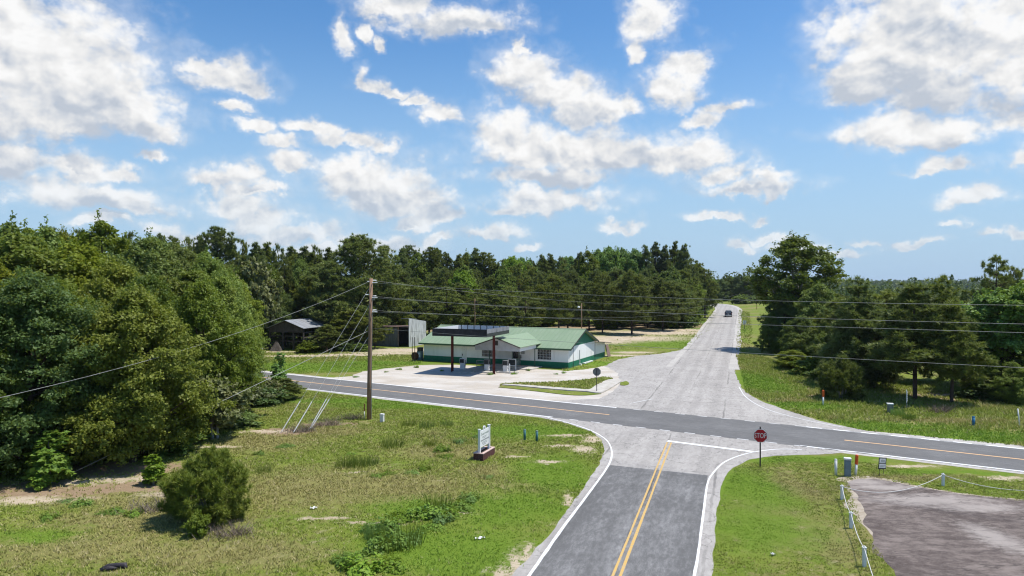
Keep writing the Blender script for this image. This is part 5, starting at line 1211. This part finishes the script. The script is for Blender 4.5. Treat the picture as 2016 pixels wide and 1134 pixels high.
# right of the far road
tree('open', 1568, 106, 469, 'big open crowned tree standing alone right of the far road', None, w_=12.6).rotation_euler = (0, 0, 3.6)
tree('dark', 1543, 104, 575, 'dense dark leafy mass round the foot of the big open crowned tree', None, w_=6.8)
tree('dark', 1565, 106, 570, 'dark leafy mass on the right of the big tree trunk', None, w_=7)
tree('dark', 1519, 103, 618, 'low dark green tree nearest the far road', None, w_=4.4)
tree('oak2', 1612, 96, 562, 'light green tree just right of the big open crowned tree', None, w_=7)
tree('oak', 1580, 90, 625, 'olive leafy tree under the light green tree', None, w_=6)
tree('oak2', 1560, 84, 690, 'low yellowish scrub on the verge under the big tree', None, w_=4.5)
tree('bush', 1600, 78, 705, 'leafy olive scrub between the big tree and the cedar', None, w_=4.5)
tree('bush', 1625, 74, 722, 'leafy scrub touching the cedar bush', None, w_=3.6)
tree('young2', 1690, 70, 553, 'young pine with pointed top behind the dark cedar bush', None, w_=7.4)
tree('pine2', 1655, 78, 590, 'bushy pine left of the pointed young pine', None, w_=6.5)
tree('young', 1802, 61.5, 562, 'large young pine with bare dark trunk on the right verge', None, w_=7.6)
tree('young2', 1852, 72, 551, 'pointed young pine behind the large bare trunked one', None, w_=7)
tree('young', 1874, 59.5, 600, 'smaller young pine on thin trunk near the verge stakes', None, w_=5.6)
tree('pine2', 1745, 76, 575, 'bushy pine between the two pointed young pines', None, w_=7.5)
tree('young2', 1722, 68, 620, 'low young pine right of the dark cedar bush', None, w_=5)
tree('darkcedar', 1657, 62, 703, 'dark round cedar bush at the verge below the pines', None, w_=4.0)
tree('round', 1968, 65, 574, 'bright yellow green broadleaf tree right of the pines', None, w_=8.5)
tree('round', 2028, 63, 560, 'yellow green broadleaf tree cut by the right edge', None, w_=8)
tree('oak', 1928, 62.5, 700, 'mid green tree low in front of the bright yellow green one', None, w_=3.2)
tree('oak', 1995, 59.5, 715, 'leafy low tree at the right edge in shade', None, w_=4)
tree('pine', 1962, 100, 507, 'tall dark pine rising behind the yellow green trees', None, w_=8.5)
tree('pine', 1995, 104, 527, 'shorter dark pine beside the tall one at the right', None, w_=6)
tree('darkbush', 1955, 61, 745, 'low dark bush in the shade of the right hand trees', None, w_=4.5)
tree('darkbush', 2010, 61, 735, 'low dark bush at the right edge in the shade', None, w_=4.5)
G8 = 'trees between the right pines and the far wood'
for i in range(26):
    px = 1625+i*13.5+rt.uniform(-6, 6); Y = rt.uniform(98, 155); tree(['young', 'pine2', 'pine', 'oak'][i % 4], px, Y, 583+rt.uniform(-6, 16), 'one of the pines crowded behind the right hand row', G8, w_=rt.uniform(6.5, 8.5))
# weeds and tall stems one can tell apart
G9 = 'green weed clumps in the left lot'
wl_ = [(905,872,.8,0),(870,888,1.0,0),(878,900,.8,1),(835,925,.7,0),(812,932,.6,1),(742,940,.6,0),(765,933,.6,1),(755,1045,1.3,0),(795,1022,1.1,1),(830,1018,1.4,0),(852,1012,1.1,1),(868,1028,.9,0),(900,1000,1.1,1),(925,985,.9,0),(755,1078,1.4,0),(805,1062,1.0,1),(712,1128,1.4,0),(760,1118,1.1,1),(695,1100,.8,1),(158,995,.8,0),(128,988,.5,1),(95,1022,.7,0),(220,1010,.8,1),(262,1015,.7,0),(690,895,.5,1),(940,862,.6,0),(960,940,.5,1),(560,880,.8,1),(510,895,.6,0),(675,1110,.8,0),(850,1040,.8,1),(885,1016,.9,0)]
for i, (px, py, s, k) in enumerate(wl_):
    x, y = g(px, py); o = place('weed_clump', WEED[k], None, (x, y, -.02)); s *= .8; o.scale = (s*1.1, s, s*.8); o.rotation_euler = (0, 0, i*1.3)
    tag(o, ['bushy green weed clump growing in the left grass lot', 'low spreading green weed clump growing in the left grass lot'][k], 'weed', G9)
for i, (px, py, s) in enumerate([(965,738,.5),(1011,737,.45),(1014,735.5,.35),(786,728,.5),(820,724,.5),(700,743,.45),(1110,735,.4),(930,733,.35),(870,731,.35),(1095,737,.35),(1040,730,.4),(760,733,.35)]):
    x, y = g(px, py); o = place('weed_clump', WEED[i % 2], None, (x, y, 0)); o.scale = (s, s, s); o.rotation_euler = (0, 0, i*1.7); tag(o, 'small weed sprouting from the broken forecourt concrete', 'weed', 'weeds on the forecourt')
G10 = 'clumps of tall stems'
for i, (px, py, s, k) in enumerate([(772,880,1.0,0),(705,918,.9,0),(682,918,.85,0),(728,915,.7,0),(845,878,.6,0),(805,838,.8,0),(840,842,.8,0),(880,838,.7,0),(785,1075,1.3,0),(740,1060,.9,1),(860,1000,.9,0),(520,930,.6,0),(1768,818,.95,1),(1790,826,.85,1)]):
    x, y = g(px, py); o = place('tall_grass_clump', TUFT[k], None, (x, y, -.02)); o.scale = (s, s, s); o.rotation_euler = (0, 0, i*1.1)
    tag(o, 'upright clump of tall green stems standing in rough grass' if k == 0 else 'round dense tuft of bright tall grass', 'grass clump', G10)
for i, (px, py, s, lab) in enumerate([(640,838,.9,'brown dry brush at the foot of the guy wires'),(590,850,.9,'brown dry brush at the guy wire anchors'),(690,825,.8,'brown dry brush beside the utility pole'),(300,1005,.9,'grey dead twigs left of the round cedar'),(450,1055,.8,'pale dead stems at the foot of the round cedar'),(1850,812,1.0,'pale dry stems under the thin trunked pine'),(625,690,1.2,'grey brush heap in front of the pole barn')]):
    x, y = g(px, py); o = place('dry_brush', TW, None, (x, y, TZ(x, y)-.03)); o.scale = (s*1.3, s*1.1, s*.75); tag(o, lab, 'brush')

# ------------------------------------------------------------------ far wood, one mass to the horizon
def far_wood():
    rng = np.random.default_rng(50); P = []
    while len(P) < 5200:
        Y = 300+1450*rng.uniform()**1.5; X = rng.uniform(-.35, .95)*Y; a = .32*X+.947*Y
        if Y < 420 and X < .285*Y: continue
        if a < (352 if X < .4*Y else 372): continue                                      # the verge of the far road and the slope stay open
        P.append((X, Y, rng.uniform(9, 17)))
    for Y in np.linspace(1750, 2100, 8):
        for X in np.arange(-.5*Y, .95*Y, 11): P.append((X+rng.normal()*4, Y+rng.normal()*12, rng.uniform(11, 20)))
    P = np.array(P); z = tz(P[:, 0], P[:, 1]); V = []
    per = np.where(P[:, 1] < 450, 150, np.where(P[:, 1] < 800, 70, 34))
    for n in np.unique(per):
        s = per == n; Q = P[s]; k = len(Q); t = rng.uniform(.12, 1, (k, n)); cone = rng.uniform(size=(k, 1)) < .6
        r = np.where(cone, np.clip(1.02-t, 0, 1)**.8, np.sqrt(np.clip(1-(1.6*t-.75)**2, .02, 1)))*(Q[:, 2:3]*rng.uniform(.2, .3, (k, 1)))
        a = rng.uniform(0, 6.28, (k, n)); d = np.stack([np.cos(a), np.sin(a), rng.uniform(.2, 1.1, (k, n))], -1)
        C = np.stack([Q[:, :1]+r*np.cos(a), Q[:, 1:2]+r*np.sin(a), z[s][:, None]+t*Q[:, 2:3]], -1)
        V.append(leaves(C.reshape(-1, 3), unit(d.reshape(-1, 3)+rng.normal(size=(k*n, 3))*.3), {150: .8, 70: 1.3, 34: 2.2}[int(n)], rng, 1.3))
    tag(place('far_wood', raw_mesh('far_wood', np.concatenate(V), 4, M['far_leaf'])), 'distant pine wood running to the horizon', 'wood', None, 'stuff')
far_wood()
x, Y = at(1663, 900), 900.; z = zat(569, Y)-2; z0 = TZ(x, Y)
t = thing('farmhouse', 'tiny pale roofed farm building far off above the distant wood', 'building', (x, Y, z0), .5); b = z-z0
m = MB(); m.span((-6, -4, -.5), (6, 4, b)); m.build('wall', M['white_paint'], t)
m = MB(); m.prism([(-4.6, b), (4.6, b), (0, b+2.6)], 0, -6.6, 6.6); m.build('roof', M['grey_tin'], t)

# ------------------------------------------------------------------ grass blades on the nearer ground
def vnoise(x, y, s, seed):
    r = np.random.default_rng(seed); o = 0
    for k in range(5):
        a = r.uniform(0, 6.28, 3); f = s*1.7**k; o = o+(np.sin((x*np.cos(a[0])+y*np.sin(a[0]))*f+a[1])*np.sin((y*np.cos(a[0])-x*np.sin(a[0]))*f*1.13+a[2]))/1.35**k
    return o/3.
def bf(x, y, lst):
    d = np.full(len(x), 9.)
    for cx, cy, rx, ry in lst: d = np.minimum(d, np.hypot((x-cx)/rx, (y-cy)/ry))
    return 1-d
def grass(name, poly, n, label, hmin, hmax, seed, avoid, wide=1.):
    rng = np.random.default_rng(seed); q = np.array(poly); lo_, hi_ = q.min(0), q.max(0)
    P = rng.uniform(lo_, hi_, (n*3, 2)); P = P[inside(P, poly)]
    for av in avoid: P = P[~inside(P, av)]
    s = np.abs((P-hc0) @ hn) > 4.1; P = P[s][:n]; x, y = P[:, 0], P[:, 1]
    n1, n2, n3 = vnoise(x, y, .35, seed+1), vnoise(x, y, 1.3, seed+2), vnoise(x, y, 4, seed+3)
    sand = bf(x, y, SAND)+.5*n2+.4*n3; keep = (rng.uniform(size=len(x)) > np.clip((sand+.05)*1.8, 0, .9)) & (rng.uniform(size=len(x)) > np.clip((n2+.6*n3-.1)*2.2, 0, .88)*(bf(x, y, LUSH) < .1)); P = P[keep]; x, y, n1, n2, n3 = (v[keep] for v in (x, y, n1, n2, n3))
    if name == 'rough_grass':
        keep = rng.uniform(size=len(x)) > np.clip((bf(x, y, LITTER)+.5*n2+.3*n3+.1)*1.8, 0, .88); x, y, n1, n2, n3 = (v[keep] for v in (x, y, n1, n2, n3))
    lush = np.clip((bf(x, y, LUSH)+.35*n2+.25)*1.6, 0, 1)[:, None]; dry = np.clip((np.maximum(bf(x, y, DRY), .9*n1+.1*(name == 'rough_grass')-.25)+.55*n2+.4*n3+.1)*1.5, 0, 1)[:, None]
    N = len(x); u = rng.uniform(size=(N, 1))
    c = np.array([.145, .185, .028])*(1-u)+np.array([.20, .225, .042])*u
    c = c*(1-dry*.68)+dry*.68*(np.array([.22, .185, .07])*(1-u)+np.array([.33, .265, .13])*u)
    c = c*(1-lush*.85)+lush*.85*(np.array([.095, .185, .014])*(1-u)+np.array([.165, .245, .03])*u)
    if name == 'lawn_grass': c = c*(1+.13*np.sin((x*.948-y*.318)*5.2+.6*n2))[:, None]
    dead = (rng.uniform(size=(N, 1)) < (.10-.08*lush))*.7; c = (c*(1-dead)+dead*np.array([.36, .30, .17]))*1.45
    h = rng.uniform(hmin, hmax, N)*(1+.55*n1+.5*n2+.3*n3).clip(.35, 2.2)*(1-.4*lush[:, 0]); dist = np.hypot(x, y); wd = .0105*wide*(1+dist/22)
    B = 3; a = rng.uniform(0, 6.28, (N, B)); lean = rng.uniform(.25, 1.15, (N, B)); hh = h[:, None]*rng.uniform(.6, 1.1, (N, B))
    base = np.stack([x[:, None]+rng.normal(size=(N, B))*.05, y[:, None]+rng.normal(size=(N, B))*.05, np.broadcast_to(tz(x, y)[:, None]-.01, (N, B))], -1)
    tip = base+np.stack([np.cos(a)*lean*hh, np.sin(a)*lean*hh, hh], -1); b2 = a+rng.uniform(-1, 1, (N, B))+1.57; sd_ = np.stack([np.cos(b2), np.sin(b2), np.zeros_like(a)], -1)*wd[:, None, None]
    V = np.stack([base-sd_, base+sd_, tip], 2).reshape(-1, 3); C = np.repeat(c, B, 0)
    tag(place(name, raw_mesh(name, V, 3, M['blade'], C)), label, 'grass', None, 'stuff')
mb_, t_ = newmat('grass_blade')
cc = t_.n('ShaderNodeVertexColor', layer_name='shade').outputs[0]
b_ = t_.n('ShaderNodeBsdfPrincipled', {'Base Color': cc, 'Roughness': .6, 'Specular IOR Level': .2}); tr_ = t_.n('ShaderNodeBsdfTranslucent', {'Color': cc}); mx_ = t_.n('ShaderNodeMixShader', {0: .25})
t_.L.new(b_.outputs[0], mx_.inputs[1]); t_.L.new(tr_.outputs[0], mx_.inputs[2]); t_.L.new(mx_.outputs[0], t_.n('ShaderNodeOutputMaterial').inputs[0]); M['blade'] = mb_
AV = [poly, fl+fr, lot]
left = G((-120,1134),(-120,930),(120,905),(330,860),(480,800),(575,765),(900,800),(1080,824),(1165,850),(1192,885),(1165,935),(1140,975),(1095,1035),(1012,1150)); left = [(-32, 20), *left[1:-1], (-.3, 20)]
grass('rough_grass', left, 110000, 'rough green and straw coloured grass of the left lot', .05, .16, 60, AV)
right = G((1402,1134),(1415,990),(1448,922),(1530,898),(1660,903),(1800,925),(2030,948),(2030,1000),(1668,945),(1700,1040),(1765,1140))
grass('lawn_grass', right, 24000, 'mown lawn grass on the stop sign corner', .03, .08, 61, AV)
verge = G((1450,700),(1490,700),(1640,740),(1900,760),(2060,770),(2060,892),(1840,866),(1700,848),(1560,812),(1470,775))
grass('verge_grass', verge, 34000, 'tall uneven grass of the right verge under the pines', .08, .34, 62, AV)
vl = G((500,745),(500,690),(640,692),(830,700),(830,716),(700,733),(560,738))
grass('meadow_grass', vl, 14000, 'green grass between the highway and the sheds', .08, .2, 63, [fore])
st = G((1100,728),(1200,705),(1330,690),(1400,630),(1412,640),(1352,684),(1300,698),(1250,704),(1190,722),(1130,735))
grass('store_grass', st, 7000, 'green grass round the right end of the store', .08, .25, 64, [fore, fl+fr])
fv = G((1450,690),(1475,700),(1482,650),(1475,615),(1455,610),(1452,640))
grass('far_verge_grass', fv, 7000, 'long pale grass on the verge of the far road', .1, .3, 66, [], 1.3)
fw_ = G((1345,686),(1200,690),(1130,700),(1200,668),(1330,652),(1390,628),(1403,612),(1412,618),(1380,655))
grass('grove_grass', fw_, 9000, 'patchy grass between the sand and the far road', .06, .2, 67, [fore, fl+fr], 1.3)
ib = [tuple(p[:2]) for p in list(gr)+list(gb2)]
def lift(o, z): o.location.z += z
grass('island_grass', ib, 1600, 'grass growing on the traffic island', .08, .22, 65, []); lift(bpy.data.objects['island_grass'], .10)

# ------------------------------------------------------------------ summer haze
def haze():
    m, t = newmat('haze_air')
    v = t.n('ShaderNodeVolumePrincipled', {'Color': (.80, .88, 1.0), 'Density': .00007, 'Anisotropy': .3}); t.L.new(v.outputs[0], t.n('ShaderNodeOutputMaterial').inputs[1])
    mb = MB(); mb.span((-3600, -300, -14), (3600, 4600, 45)); o = mb.build('haze', m); tag(o, 'thin summer haze over the far wood', None, None, 'stuff'); return o
haze()
